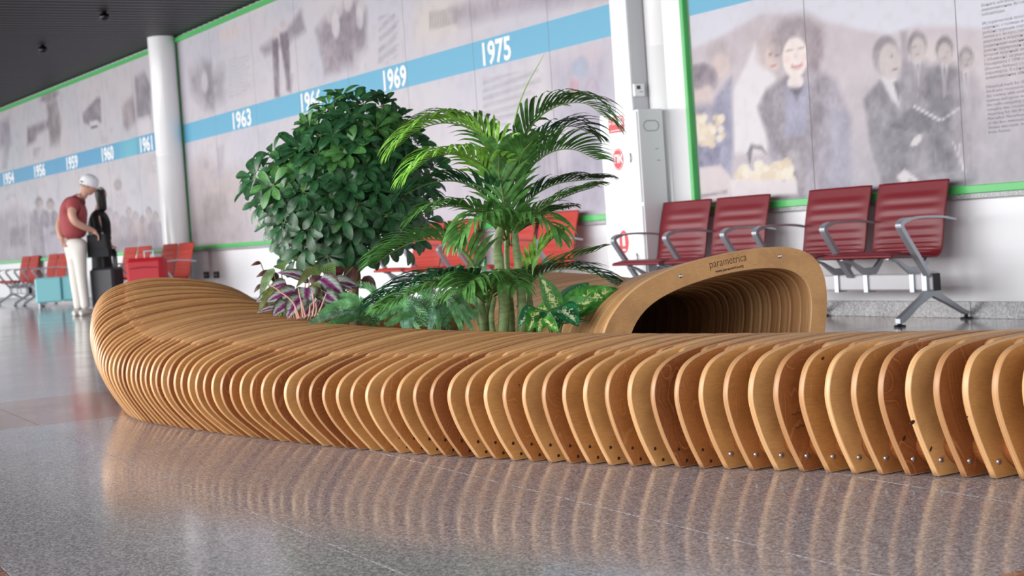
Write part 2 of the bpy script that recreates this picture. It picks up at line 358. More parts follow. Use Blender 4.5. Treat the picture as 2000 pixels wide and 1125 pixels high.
# ------------------------------------------------------------ mural prints (painted as colour attributes)
def murmat():
    m = mat('mural_print', (200, 200, 205), .5); g = G(m); a = g.n('VertexColor'); a.layer_name = 'print'; g.l(a.outputs[0], g.b.inputs['Base Color']); return m
MM = murmat()
class Canvas:
    def __init__(s, x0, x1, z0, z1, st, pt, bands=True):
        s.pt = pt; nx = int((x1 - x0) / st) + 1
        s.xs = np.linspace(x0, x1, nx); zs = list(np.arange(z0, 2.255, st)) + [2.258, 2.262] + list(np.linspace(2.29, 2.49, 6)) + [2.518, 2.522] + list(np.arange(2.54, z1, st)) + [z1]
        s.zs = np.array(zs); s.X, s.Z = np.meshgrid(s.xs, s.zs); s.col = np.zeros(s.X.shape + (3,)); s.st = st
    def px(s, x, y): return s.pt(x, y)
    def field(s, n, seed, ax=1, az=1):
        r = np.random.default_rng(seed); out = np.zeros_like(s.X)
        for k in range(n):
            fx, fz = r.uniform(-3, 3) * ax, r.uniform(-3, 3) * az; out += np.sin(s.X * fx * 2 + s.Z * fz * 2 + r.uniform(0, 6.3)) / n
        return out
    def grain(s, st, seed):
        r = np.random.default_rng(seed); nx, nz = int((s.xs[-1] - s.xs[0]) / st) + 3, int(3.2 / st) + 3; gr = r.random((nz, nx))
        a = (s.X - s.xs[0]) / st; b_ = (s.Z - s.zs[0]) / st; i = a.astype(int); j = b_.astype(int); a -= i; b_ -= j; a = a * a * (3 - 2 * a); b_ = b_ * b_ * (3 - 2 * b_)
        return (gr[j, i] * (1 - a) + gr[j, i + 1] * a) * (1 - b_) + (gr[j + 1, i] * (1 - a) + gr[j + 1, i + 1] * a) * b_
    def put(s, mask, c, al=1.): s.col += (np.array(c, float) - s.col) * (np.clip(mask, 0, 1) * al)[..., None]
    def ell(s, x, y, rx, ry, c, al=1., soft=.35, rot=0):
        p = s.px(x, y); ax = abs(s.px(x + rx, y)[0] - s.px(x - rx, y)[0]) / 2; az = abs(s.px(x, y + ry)[1] - s.px(x, y - ry)[1]) / 2
        dx = (s.X - p[0]); dz = (s.Z - p[1]); cr, sr = math.cos(rot), math.sin(rot)
        d = np.sqrt(((dx * cr + dz * sr) / ax) ** 2 + ((-dx * sr + dz * cr) / az) ** 2)
        s.put((1 + soft / 2 - d) / soft, c, al)
    def poly(s, pts, c, al=1., soft=.02):
        P = [s.px(*p) for p in pts]; ins = np.zeros(s.X.shape, bool); dist = np.full(s.X.shape, 9.)
        for k in range(len(P)):
            (x1, z1), (x2, z2) = P[k], P[(k + 1) % len(P)]
            cond = ((z1 > s.Z) != (z2 > s.Z)); ins ^= cond & (s.X < (x2 - x1) * (s.Z - z1) / (z2 - z1 + 1e-9) + x1)
            ex, ez = x2 - x1, z2 - z1; t = np.clip(((s.X - x1) * ex + (s.Z - z1) * ez) / (ex * ex + ez * ez + 1e-9), 0, 1)
            dist = np.minimum(dist, np.hypot(s.X - x1 - t * ex, s.Z - z1 - t * ez))
        s.put(np.where(ins, .5 + dist / soft, .5 - dist / soft), c, al)
    def para(s, x0, y0, x1, y1, n, c=(120, 118, 128), al=.5):
        """a block of small print too blurred to read: thin grey rules broken at word gaps"""
        for k in range(n):
            f = (k + .5) / n; ya = y0 + (y1 - y0) * f; xe = x1 - (random.random() * .25 + (.4 if k == n - 1 else 0)) * (x1 - x0)
            sl = -.17; s.poly([(x0, ya), (xe, ya + sl * (xe - x0)), (xe, ya + sl * (xe - x0) + (y1 - y0) / n * .45), (x0, ya + (y1 - y0) / n * .45)], c, al * random.uniform(.6, 1), .015)
    def man(s, x, y, h, c=(88, 82, 92), face=(196, 180, 176), al=.75, w=.3, tie=True):
        """a standing figure printed in faded tones: head top at (x,y), height h px"""
        hw = h * w / 2; hd = h * .09
        s.poly([(x - hw * .5, y + hd * 2.1), (x + hw * .5, y + hd * 2.1), (x + hw, y + hd * 3), (x + hw * 1.05, y + h * .62), (x + hw * .7, y + h), (x - hw * .7, y + h), (x - hw * 1.05, y + h * .62), (x - hw, y + hd * 3)], c, al, .06)
        if tie: s.poly([(x - hw * .2, y + hd * 2), (x + hw * .2, y + hd * 2), (x, y + hd * 4.6)], (222, 216, 220), al, .03); s.poly([(x - hw * .05, y + hd * 2.3), (x + hw * .05, y + hd * 2.3), (x, y + hd * 4.4)], (110, 100, 112), al, .02)
        s.ell(x, y + hd * .95, hd * .68, hd * 1.0, (108, 100, 106), al, .35); s.ell(x + hd * .05, y + hd * 1.28, hd * .54, hd * .86, face, al, .35)
        s.ell(x - hd * .2, y + hd * 1.1, hd * .16, hd * .08, (140, 122, 122), al * .6, .9); s.ell(x + hd * .25, y + hd * 1.1, hd * .16, hd * .08, (140, 122, 122), al * .6, .9); s.ell(x + hd * .05, y + hd * 1.35, hd * .07, hd * .2, (176, 158, 154), al * .5, .9); s.ell(x + hd * .05, y + hd * 1.68, hd * .2, hd * .06, (158, 124, 122), al * .6, .8)
    def panels(s, seams, y, parent, T=None, th=.012):
        dk = np.clip((212 - s.col.mean(-1)) / 80, .03, 1); s.col += ((s.grain(s.st * 1.6, 77) - .5) * 30 * dk + (s.grain(s.st * 4.5, 78) - .5) * 44 * dk)[..., None] * (1 - ((s.Z > 2.26) & (s.Z < 2.52)))[..., None]; s.col += (np.array((214., 209., 217.)) - s.col) * np.where((s.Z > 2.26) & (s.Z < 2.52), 0, .13)[..., None]; s.col *= .93; lc = np.where(s.col / 255 <= .04045, s.col / 255 / 12.92, ((np.clip(s.col, 0, 255) / 255 + .055) / 1.055) ** 2.4)
        for a, b_ in zip(seams[:-1], seams[1:]):
            ix = [k for k in range(len(s.xs)) if a + .004 <= s.xs[k] <= b_ - .004]
            xs = np.concatenate([[a + .0035], s.xs[ix], [b_ - .0035]]); src = np.concatenate([[ix[0]], ix, [ix[-1]]])
            nx, nz = len(xs), len(s.zs); XX, ZZ = np.meshgrid(xs, s.zs); co = np.stack([XX, np.zeros_like(XX), ZZ], -1).reshape(-1, 3)
            co[:, 1] = 0; n0 = len(co); co = np.concatenate([co, [[xs[0], th, s.zs[0]], [xs[-1], th, s.zs[0]], [xs[-1], th, s.zs[-1]], [xs[0], th, s.zs[-1]]]])
            if T is None: co[:, 1] += y
            else: co = T(co)
            I = np.arange(nx * nz).reshape(nz, nx); q = np.stack([I[:-1, :-1], I[:-1, 1:], I[1:, 1:], I[1:, :-1]], -1).reshape(-1, 4).tolist()
            q += [[I[0, -1], I[0, 0], n0, n0 + 1], [I[-1, 0], I[-1, -1], n0 + 2, n0 + 3], [I[0, 0], I[-1, 0], n0 + 3, n0], [I[-1, -1], I[0, -1], n0 + 1, n0 + 2]]
            me = bpy.data.meshes.new('panel'); me.from_pydata(co.tolist(), [], q); me.materials.append(MM)
            ca = me.color_attributes.new('print', 'FLOAT_COLOR', 'POINT'); cc = np.ones((len(co), 4), np.float32); cc[:n0, :3] = lc[:, src].reshape(-1, 3)
            ca.data.foreach_set('color', cc.ravel()); link('panel', me, parent)
def band(cv, c0=(112, 188, 222)):
    cv.put(((cv.Z > 2.26) & (cv.Z < 2.52)).astype(float), c0)
def frame(parent, x0, x1, y, z0=.768, z1=3.72, T=None, right=True):
    M_ = MB(); b = MB
    for nm, c, d in (('frame_rail', ((x0 + x1) / 2, y, z0 + .025), (x1 - x0, .05, .05)), ('frame_rail', ((x0 + x1) / 2, y, z1 - .03), (x1 - x0, .05, .06)), ('frame_stile', (x0 + .02, y, (z0 + z1) / 2), (.04, .05, z1 - z0)), ('frame_stile', (x1 - .02, y, (z0 + z1) / 2), (.04, .05, z1 - z0))):
        if nm == 'frame_stile' and c[0] > (x0 + x1) / 2 and not right: continue
        k = MB()
        k.box(c, d, ch=.004)
        if T is not None: k.v = [tuple(v) for v in T(np.array(k.v))]
        k.obj(nm, green, parent)
Z0, Z1 = .80, 3.68
ptw = lambda x, y: (lambda p: (p.x, p.z))(at_y(x, y, YW))
# --- right mural
mr = thing('mural', 'faded group photo mural with laughing woman, potatoes and men in suits, right of the column', 'mural')
cv = Canvas(-9.47, -3.6, Z0, Z1, .017, ptw); cv.col[:] = (222, 222, 234)
cv.put(cv.field(6, 3) * .5 + .4, (206, 206, 220), .5)
hills = [(1340, 100), (1400, 78), (1450, 50), (1490, 28), (1530, 28), (1600, 40), (1680, 58), (1740, 68), (1790, 52), (1870, 52), (1960, 60), (2300, 55), (2300, 420), (1340, 420)]
cv.poly(hills, (200, 188, 194), .95, .04); cv.poly([(1450, 70), (1490, 40), (1560, 46), (1640, 70), (1600, 160), (1470, 150)], (182, 166, 170), .45, .25)
cv.ell(1800, 110, 60, 30, (222, 208, 204), .6, .9); cv.ell(1900, 130, 50, 40, (218, 206, 204), .5, .9)
cv.poly([(1340, 330), (2300, 250), (2300, 420), (1340, 420)], (176, 172, 184), .6, .5)
cv.poly([(1690, 320), (1690, 180), (1780, 170), (2000, 190), (2200, 200), (2200, 380), (1690, 380)], (170, 166, 176), .55, .4)
# white peaked shape
cv.poly([(1478, 85), (1518, 150), (1512, 260), (1500, 300), (1435, 300), (1434, 180)], (236, 230, 234), .9, .05)
# blue coat man
cv.poly([(1400, 190), (1432, 150), (1436, 300), (1430, 345), (1395, 310)], (134, 136, 166), .8, .06)
cv.ell(1410, 112, 28, 34, (176, 160, 164), .7, .6); cv.ell(1412, 130, 18, 26, (226, 204, 196), .7, .5)
cv.ell(1368, 160, 34, 34, (138, 124, 136), .8, .4); cv.ell(1372, 185, 24, 26, (228, 204, 198), .8, .4); cv.ell(1366, 150, 34, 24, (120, 106, 120), .7, .4)
cv.poly([(1350, 205), (1400, 205), (1410, 240), (1350, 240)], (120, 118, 146), .7, .1)
# child face
cv.ell(1507, 100, 26, 34, (178, 158, 158), .6, .5); cv.ell(1514, 112, 18, 26, (226, 202, 194), .85, .35); cv.ell(1508, 108, 5, 2.5, (120, 96, 96), .8, .6); cv.ell(1522, 108, 5, 2.5, (120, 96, 96), .8, .6); cv.ell(1514, 128, 6, 3, (190, 120, 116), .8, .6)
# woman
cv.poly([(1500, 175), (1545, 145), (1600, 135), (1640, 160), (1665, 230), (1660, 390), (1520, 390), (1500, 260), (1484, 210)], (150, 142, 156), .85, .06)
cv.poly([(1525, 170), (1560, 160), (1585, 170), (1575, 260), (1535, 270), (1530, 200)], (150, 150, 178), .8, .06)
cv.poly([(1500, 180), (1540, 150), (1535, 300), (1510, 280), (1484, 210)], (122, 112, 122), .7, .06); cv.poly([(1590, 150), (1625, 160), (1625, 270), (1590, 300)], (128, 118, 128), .6, .08)
cv.poly([(1530, 275), (1575, 270), (1575, 390), (1535, 390)], (132, 124, 132), .8, .06); cv.ell(1552, 300, 14, 8, (180, 172, 178), .6, .7); cv.ell(1556, 325, 14, 8, (170, 164, 172), .6, .7)
cv.poly([(1620, 200), (1660, 220), (1680, 390), (1615, 390)], (166, 166, 186), .6, .1)
cv.ell(1560, 80, 50, 52, (150, 136, 142), .75, .4); cv.poly([(1600, 60), (1610, 110), (1600, 145), (1580, 130)], (132, 116, 124), .8, .08)
cv.ell(1556, 112, 25, 40, (246, 232, 226), 1, .16); cv.ell(1545, 98, 7, 2.5, (176, 150, 144), .7, .8); cv.ell(1568, 95, 7, 2.5, (176, 150, 144), .7, .8); cv.ell(1540, 116, 7, 7, (238, 206, 196), .6, .9); cv.ell(1575, 112, 7, 7, (238, 206, 196), .6, .9)
cv.ell(1560, 128, 12, 6.5, (204, 132, 132), .9, .5); cv.ell(1560, 126, 9, 3, (250, 244, 242), .9, .5); cv.ell(1557, 110, 4, 6, (232, 206, 196), .8, .7)
cv.ell(1557, 160, 16, 14, (244, 230, 224), .95, .3); cv.poly([(1546, 172), (1570, 172), (1560, 195)], (78, 72, 84), .8, .04)
# basin and potatoes
cv.poly([(1358, 285), (1412, 285), (1406, 325), (1364, 328)], (110, 108, 142), .9, .03)
for k in range(46):
    cv.ell(1358 + random.random() * 56, 225 + random.random() * 58, 7, 7, random.choice([(238, 222, 196), (226, 204, 172), (244, 232, 214)]), .85, .5)
cv.poly([(1352, 330), (1410, 322), (1430, 345), (1430, 396), (1354, 398)], (222, 208, 210), .9, .03)
cv.poly([(1354, 384), (1424, 372), (1424, 376), (1354, 389)], (120, 108, 118), .9, .02)
for k in range(40):
    cv.ell(1440 + random.random() * 108, 345 - abs(random.random() * 30) + 15 + random.random() * 18 - 20 * (1 - abs(random.random() - .5)), 10, 10, random.choice([(240, 226, 200), (228, 208, 180), (246, 236, 216)]), .9, .4)
cv.poly([(1428, 350), (1560, 352), (1562, 380), (1432, 392)], (232, 222, 226), .95, .03)
cv.poly([(1462, 300), (1470, 282), (1492, 286), (1500, 300), (1490, 292), (1474, 290), (1468, 318)], (70, 64, 76), .8, .03)
# seated speaker and officials
cv.poly([(1762, 60), (1776, 60), (1782, 215), (1768, 220)], (158, 148, 158), .8, .03); cv.poly([(1778, 62), (1788, 62), (1790, 210), (1780, 215)], (206, 198, 204), .8, .03)
cv.man(1795, 62, 300, (134, 128, 138), (208, 196, 194), .85, .24); cv.man(1848, 72, 280, (100, 96, 106), (198, 184, 182), .9, .26); cv.man(1890, 92, 240, (168, 160, 168), (206, 194, 194), .7, .24)
cv.poly([(1690, 195), (1722, 155), (1775, 160), (1790, 200), (1800, 300), (1790, 370), (1730, 372), (1705, 290)], (128, 124, 134), .92, .04)
cv.poly([(1722, 150), (1752, 150), (1765, 215), (1745, 195)], (226, 222, 226), .9, .03); cv.poly([(1748, 160), (1756, 160), (1763, 212)], (104, 98, 110), .9, .02)
cv.ell(1733, 108, 26, 38, (134, 126, 134), .85, .25); cv.ell(1740, 120, 20, 36, (204, 192, 190), .95, .25); cv.ell(1745, 108, 5, 2.5, (112, 96, 98), .8, .5); cv.ell(1752, 134, 6, 2.5, (140, 108, 108), .8, .5)
cv.poly([(1742, 247), (1788, 206), (1845, 234), (1836, 242), (1800, 262)], (98, 94, 104), .97, .02); cv.poly([(1788, 205), (1842, 233), (1880, 208), (1876, 214), (1840, 238), (1788, 210)], (222, 220, 226), .95, .012)
cv.ell(1793, 275, 13, 8, (228, 222, 222), .9, .3, .5); cv.poly([(1720, 285), (1745, 285), (1768, 335), (1745, 345)], (116, 112, 122), .8, .05)
cv.poly([(1754, 345), (1770, 330), (1800, 352), (1796, 362), (1780, 350), (1770, 366)], (230, 224, 226), .95, .02)
cv.poly([(1798, 340), (1910, 330), (1916, 356), (1800, 365)], (160, 156, 166), .85, .03)
for k in range(14): cv.poly([(1806 + k * 7, 262), (1809 + k * 7, 262), (1811 + k * 7, 330), (1808 + k * 7, 330)], (138, 132, 144), .5, .02)
for a, c_ in (((1863, 275), (1888, 340)), ((1876, 280), (1883, 332))): cv.poly([a, (a[0] + 3, a[1]), (c_[0] + 3, c_[1]), c_], (226, 222, 226), .9, .012)
cv.put(cv.grain(.05, 9) - .5, (160, 152, 164), .22)
band(cv); cv.panels([-9.46, -8.18, -6.82, -5.46, -4.1], YW - .016, mr); frame(mr, -9.53, -4.06, YW - .03)
gray_ink = mat('print_ink', (138, 136, 146), .5)
TXT = ["Венага алғашқы рейсті", "авиакомпания Астанал", "хабарлады.", "", "Исторической вехой дл", "перенос столицы из Ал", "реконструкция аэродро", "полоса с искусственны", "дорожки и перрон. Про", "радионавигационного", "реконструирован аэро", "второй крупный авиа", "г.Шымкент, осуществ", "Назарбаев г 1998 года", "(Austrian Airlines) ста", "аэропорта. В сентябре", "авиакомпания объяви", "", "Historical mark for Ak", "Airdrome reconstructi", "the runway with artifi", "taxiway and apron we", "the radio navigating e", "complex was reconstr", "departing for the first", "Nursultan Nazarbayev", "of the first internatio", "Vienna was made. In", "from Astana."]
pa = at_y(1920, 14, YW); pb = at_y(1936, 262, YW); lh = (pa.z - pb.z) / (len(TXT) - 1.2)
tx = wall_text('lettering', "\n".join(TXT), lh * .95, gray_ink, pa.x, YW - .0175, pa.z, mr, ext=.0004, offset=-.0004); 
me = tx.data; zs_ = [v.co.y for v in me.vertices]; tx.scale = (1.28, (pa.z - pb.z + lh * .6) / (max(zs_) - min(zs_)), 1)
# --- main mural
mm = thing('mural', 'long timeline mural with blue band from 1963 to 1975, between the two white columns', 'mural')
cv = Canvas(-21.05, -10.25, Z0, Z1, .024, ptw); cv.col[:] = (212, 208, 218)
cv.put(cv.field(7, 11, .6) * .8 + .3, (226, 214, 212), .6); cv.put(cv.field(5, 12, .5) * .9 + .1, (190, 196, 216), .5); cv.put((cv.Z < 2.26) * .5, (224, 218, 226), .5)
for a in (dict(x=400, y=105, rx=50, ry=50, c=(206, 202, 214)),): cv.ell(a['x'], a['y'], a['rx'], a['ry'], a['c'], .6, .8)
cv.poly([(372, 140), (402, 120), (412, 150), (440, 130), (440, 195), (400, 205), (376, 180)], (150, 142, 152), .7, .25); cv.poly([(400, 118), (415, 118), (420, 215), (404, 210)], (128, 122, 134), .6, .15); cv.ell(402, 160, 6, 22, (226, 222, 228), .7, .6); cv.poly([(395, 60), (430, 50), (432, 115), (397, 118)], (196, 196, 208), .5, .1)
cv.ell(452, 65, 22, 14, (226, 206, 200), .6, .9); cv.para(448, 112, 492, 190, 11, (150, 150, 166), .35)
cv.poly([(510, 95), (535, 75), (548, 85), (560, 62), (590, 20), (600, 60), (575, 75), (565, 90), (545, 92), (520, 110)], (140, 130, 142), .75, .1)
cv.poly([(534, 80), (545, 75), (549, 190), (539, 188)], (118, 106, 118), .9, .06); cv.poly([(548, 65), (565, 62), (570, 130), (568, 175), (558, 140)], (112, 100, 112), .9, .06); cv.poly([(566, 140), (576, 145), (572, 182), (565, 176)], (122, 110, 120), .8, .04)
cv.poly([(520, 140), (600, 110), (605, 185), (520, 200)], (224, 216, 222), .6, .2); cv.poly([(534, 80), (545, 75), (549, 190), (539, 188)], (118, 106, 118), .7, .06); cv.poly([(556, 100), (566, 100), (570, 180), (562, 176)], (112, 100, 112), .8, .05)
cv.ell(540, 62, 6, 8, (214, 198, 198), .9, .4); cv.ell(555, 48, 6, 8, (206, 190, 192), .9, .4)
cv.poly([(620, 60), (650, 20), (700, 0), (718, 20), (718, 90), (700, 130), (640, 130), (628, 100)], (132, 120, 132), .8, .15)
for x, y in ((648, 28), (664, 18), (682, 6), (706, 18)): cv.ell(x, y, 9, 18, (222, 212, 216), .7, .5)
cv.ell(658, 50, 8, 26, (230, 226, 230), .8, .4); cv.ell(705, 35, 7, 22, (226, 222, 228), .7, .4); cv.poly([(630, 90), (660, 85), (668, 140), (636, 145)], (160, 146, 154), .8, .1); cv.poly([(690, 100), (716, 95), (712, 140), (694, 135)], (228, 220, 226), .6, .1)
cv.para(742, 30, 782, 125, 16, (128, 124, 138), .5)
cv.poly([(815, 20), (850, -5), (905, 0), (900, 55), (850, 80), (815, 85)], (226, 216, 204), .7, .25)
for k in range(11): cv.poly([(842 + k * 5, 24 - k * .8), (845 + k * 5, 24 - k), (845 + k * 5, 56 - k), (842 + k * 5, 58 - k)], (128, 116, 124), .6, .03)
cv.poly([(880, 15), (1090, -40), (1195, -60), (1195, -5), (1000, 25), (900, 50)], (146, 132, 148), .6, .12)
for k in range(11): cv.poly([(912 + k * 11, 12 - k * 3), (918 + k * 11, 10 - k * 3), (918 + k * 11, 32 - k * 3), (912 + k * 11, 34 - k * 3)], (196, 180, 186), .6, .04)
# lower strip of the main mural
cv.poly([(376, 320), (400, 300), (440, 330), (500, 320), (500, 480), (376, 480)], (196, 180, 180), .7, .2); cv.ell(430, 380, 30, 30, (206, 190, 184), .5, .8)
cv.poly([(398, 385), (440, 375), (452, 420), (440, 435), (400, 440)], (176, 164, 164), .7, .1); cv.poly([(425, 290), (440, 280), (438, 350), (428, 350)], (176, 168, 180), .6, .08); cv.ell(405, 320, 5, 10, (180, 172, 182), .7, .5)
cv.poly([(376, 440), (700, 400), (700, 480), (376, 485)], (170, 158, 164), .4, .3)
cv.para(946, 150, 1062, 250, 13, (120, 116, 134), .5)
cv.poly([(1080, 120), (1200, 80), (1200, 400), (1090, 420)], (176, 170, 190), .75, .3); cv.ell(1150, 110, 28, 20, (214, 196, 206), .6, .5); cv.ell(1160, 175, 13, 24, (176, 156, 178), .8, .2); cv.ell(1160, 175, 10, 20, (196, 184, 200), .8, .3); cv.ell(1124, 170, 10, 16, (198, 150, 164), .8, .3); cv.ell(1136, 130, 16, 20, (162, 176, 202), .7, .3)
cv.poly([(1035, 290), (1100, 270), (1130, 330), (1120, 425), (1040, 430)], (150, 142, 158), .8, .15); cv.poly([(1120, 230), (1180, 210), (1180, 410), (1130, 420)], (156, 148, 166), .6, .2); cv.poly([(1090, 255), (1105, 235), (1118, 260), (1110, 330), (1094, 330)], (212, 204, 214), .8, .1)
for k in range(7): cv.poly([(1045 + k * 11, 300), (1051 + k * 11, 298), (1053 + k * 11, 345), (1047 + k * 11, 347)], (196, 188, 200), .6, .04)
cv.poly([(860, 330), (1040, 300), (1040, 440), (860, 455)], (192, 182, 196), .6, .3); cv.poly([(480, 290), (800, 220), (860, 240), (860, 440), (480, 470)], (206, 198, 206), .5, .4)
cv.put(cv.grain(.09, 19) - .5, (150, 142, 156), .25); band(cv, (114, 190, 224))
cv.panels([-21.04, -19.76, -18.29, -16.92, -15.55, -14.16, -12.78, -11.45, -10.43], YW - .016, mm); frame(mm, -21.12, -10.42, YW - .03, right=False)
wt = mat('white_print', (246, 248, 250), .4)
for s_, xa, xb in (('1963', -19.18, -18.54), ('1966', -16.94, -16.36), ('1969', -14.75, -14.22), ('1975', -12.65, -12.14)):
    wall_text('lettering', s_, .29, wt, xa, YW - .0185, 2.285, mm, ext=.001, offset=.008, width=xb - xa)
# --- far left mural
def TL(co):
    s_ = co[:, 0]; out = np.empty_like(co); out[:, 0] = LW0.x + LD.x * s_ - LN.x * 0 + LN.x * (.016 - co[:, 1]); out[:, 1] = LW0.y + LD.y * s_ + LN.y * (.016 - co[:, 1]); out[:, 2] = co[:, 2]; return out
def ptl(x, y):
    v = ray(x, y); t = LN.dot(LW0 - Vector((0, 0, H))) / LN.dot(v); q = v * t + Vector((0, 0, H)); return ((q - LW0).dot(LD), q.z)
ml = thing('mural', 'far timeline mural with blue band from 1954 to 1961, left of the far white column', 'mural')
cv = Canvas(.05, 18.4, Z0, Z1, .04, ptl); cv.col[:] = (204, 200, 208)
cv.put(cv.field(7, 21, .6) * .8 + .3, (222, 208, 204), .6); cv.put(cv.field(5, 22, .6) * .9 + .1, (192, 204, 212), .5)
cv.ell(98, 188, 18, 9, (128, 116, 124), .8, .5); cv.poly([(92, 200), (112, 195), (122, 240), (118, 282), (100, 285)], (132, 120, 126), .75, .15); cv.poly([(55, 250), (95, 235), (98, 248), (75, 262), (72, 275), (55, 285)], (120, 108, 116), .75, .1)
cv.poly([(2, 240), (18, 230), (24, 280), (2, 290)], (140, 132, 148), .7, .15); cv.poly([(10, 290), (22, 275), (15, 330), (5, 330)], (150, 148, 164), .6, .1)
cv.poly([(163, 222), (190, 192), (198, 190), (200, 240), (188, 235), (180, 246), (165, 240)], (122, 112, 124), .85, .05); cv.poly([(176, 238), (192, 235), (194, 246), (180, 252)], (226, 222, 226), .9, .05); cv.ell(186, 249, 7, 3, (80, 72, 84), .9, .4)
cv.poly([(240, 210), (262, 185), (268, 235), (250, 255), (243, 245)], (142, 128, 134), .75, .12); cv.poly([(265, 150), (285, 140), (296, 170), (296, 230), (270, 235)], (130, 122, 132), .8, .1); cv.poly([(270, 232), (294, 225), (296, 262), (272, 265)], (226, 220, 226), .8, .06)
cv.para(66, 288, 84, 318, 6, (140, 138, 150), .5); cv.para(200, 252, 222, 280, 6, (140, 138, 150), .5); cv.para(276, 302, 308, 345, 8, (128, 126, 140), .5); cv.para(134, 335, 160, 368, 7, (140, 138, 150), .45); cv.para(12, 362, 32, 390, 6, (140, 138, 150), .5)
cv.poly([(0, 420), (30, 405), (60, 415), (60, 520), (0, 520)], (160, 150, 160), .7, .2); cv.poly([(20, 445), (55, 440), (55, 480), (22, 482)], (128, 120, 132), .7, .1)
cv.man(78, 385, 120, (132, 124, 136), al=.7); cv.man(100, 388, 120, (124, 116, 128), al=.75); cv.poly([(86, 445), (128, 438), (132, 490), (90, 500)], (184, 176, 190), .85, .06); cv.poly([(100, 452), (122, 448), (122, 456), (100, 460)], (116, 108, 122), .7, .04)
for k, x in enumerate(range(215, 318, 13)): cv.man(x, 405 + (k % 3) * 9, 95, random.choice([(150, 142, 152), (132, 124, 136), (170, 150, 150)]), al=.65, w=.34, tie=k % 2 == 0)
cv.man(232, 350, 130, (186, 178, 188), al=.4); cv.poly([(210, 470), (320, 455), (320, 505), (210, 505)], (140, 130, 142), .6, .15)
cv.put(cv.grain(.13, 29) - .5, (140, 132, 146), .3); band(cv, (98, 172, 214))
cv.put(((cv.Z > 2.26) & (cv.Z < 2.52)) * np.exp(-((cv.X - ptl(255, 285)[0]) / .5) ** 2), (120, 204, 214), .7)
cv.panels([.05, 1.45, 2.85, 4.25, 5.65, 7.05, 8.45, 9.85, 11.25, 12.65, 14.05], 0, ml, T=TL); frame(ml, .0, 14.1, .02, T=lambda co: TL(np.stack([co[:, 0], .02 - (co[:, 1] - .02) * -1 - .03, co[:, 2]], -1)))
for s_, pa, pb in (('1954', (7, 347), (27, 343)), ('1956', (67, 334), (88, 330)), ('1959', (130, 319), (152, 315)), ('1960', (199, 302), (222, 298)), ('1961', (274, 287), (298, 282))):
    a, z_ = ptl(*pa); c_, _ = ptl(*pb); me = text_mesh(s_, .29, wt, ext=.001, offset=.010)
    o = link('lettering', me, ml); q = LW0 + LD * a + LN * .0185; o.location = (q.x, q.y, 2.285); o.rotation_euler = (math.pi / 2, 0, A2)
    xs_ = [v.co.x for v in me.vertices]; o.scale = (abs(a - c_) / (max(xs_) - min(xs_)), 1, 1)

# ------------------------------------------------------------ columns, pilaster, cabinet
colm = mat('glossy_white_column', (238, 238, 240), .22)
def column(name, x, y, r, label):
    t = thing(name, label, 'column', (x, y, 0)); b = MB(); b.lathe([(r, 0), (r, 2.10), (r - .002, 2.105), (r, 2.11), (r, 3.748)], n=48); b.obj('shaft', colm, t); b = MB(); b.lathe([(r + .006, 0), (r + .006, .1), (r, .104)], n=48); b.obj('foot_ring', gb, t); return t
_p = at_y(1302, 100, 7.46); _pl = at_y(322, 180, 7.13); column('column', _p.x, 7.46, .158, 'white round column beside the fire hose cabinet and thermostat')
cL = column('column', _pl.x, 7.13, .185, 'far white round column behind the red suitcase, at the mural corner')
b = MB(); b.box((-.17, -.05, 1.85), (.08, .12, 3.66), ch=.01); b.obj('cable_cover', colm, cL)
b = MB(); b.box((-10.19, 7.265, 1.9), (.235, .15, 3.8), ch=.004); b.obj('wall_pilaster', pale, kind='structure')  # grey body: shading of the pilaster side is put into the paint colour
b = MB(); b.box((-10.19, 7.186, 1.9), (.225, .006, 3.8)); b.obj('pilaster_front_skin', white, kind='structure')  # thin white sheet added so the front stays lighter than the side
t = thing('thermostat', 'small white thermostat box on the grey pilaster side above the cabinet', 'thermostat', (-10.068, 7.24, 1.77))
b = MB(); b.box((.012, 0, 0), (.026, .10, .10), ch=.005); b.obj('housing', white, t)
b = MB(); b.box((.026, -.01, .02), (.003, .035, .028)); b.obj('display', steel_dk, t); b = MB(); b.box((.026, .015, -.015), (.003, .035, .008)); b.obj('label_strip', steel, t)
# fire hose cabinet
t = thing('fire_cabinet', 'tall white fire hose cabinet with red signs, left of the round column', 'cabinet', (-10.085, 7.165, 0))
b = MB(); b.box((0, 0, .80), (.53, .23, 1.60), ch=.004); b.obj('body', mat('cabinet_side_white', (226, 227, 232), .35), t)
for z, hgt, lab in ((1.235, .70, 'upper door'), (.455, .80, 'lower door')):
    b = MB(); b.box((0, -.121, z), (.50, .012, hgt), ch=.003); d_ = b.obj('door', white, t)
    b = MB(); b.tube([(.14, -.128, z + .035), (.155, -.136, z + .02), (.16, -.138, z), (.155, -.136, z - .02), (.14, -.128, z - .035)], .004, 8); b.obj('handle', steel_dk, d_)
red = mat('sign_red', (214, 40, 52), .4)
b = MB(); b.box((-.02, -.129, 1.508), (.21, .003, .125)); sg = b.obj('sign', red, t)
wall_text('lettering', 'ПРИ ПОЖАРЕ\n№ 101', .032, wt, -.118, -.132, 1.54, sg, ext=.0006, offset=.0006)
b = MB(); b.box((.045, -.1315, 1.53), (.06, .002, .06)); b.box((.06, -.1325, 1.54), (.02, .002, .03), 1); b.box((-.02, -.1315, 1.462), (.18, .002, .006)); b.obj('pictogram', [wt, red], sg)
def disc(z, x, rx, rz, m_, yy, parent, nm):
    b = MB(); n = 28; b.prism([(x + rx * math.cos(2 * math.pi * k / n), z + rz * math.sin(2 * math.pi * k / n)) for k in range(n)], yy, yy - .002, axis='y'); return b.obj(nm, m_, parent)
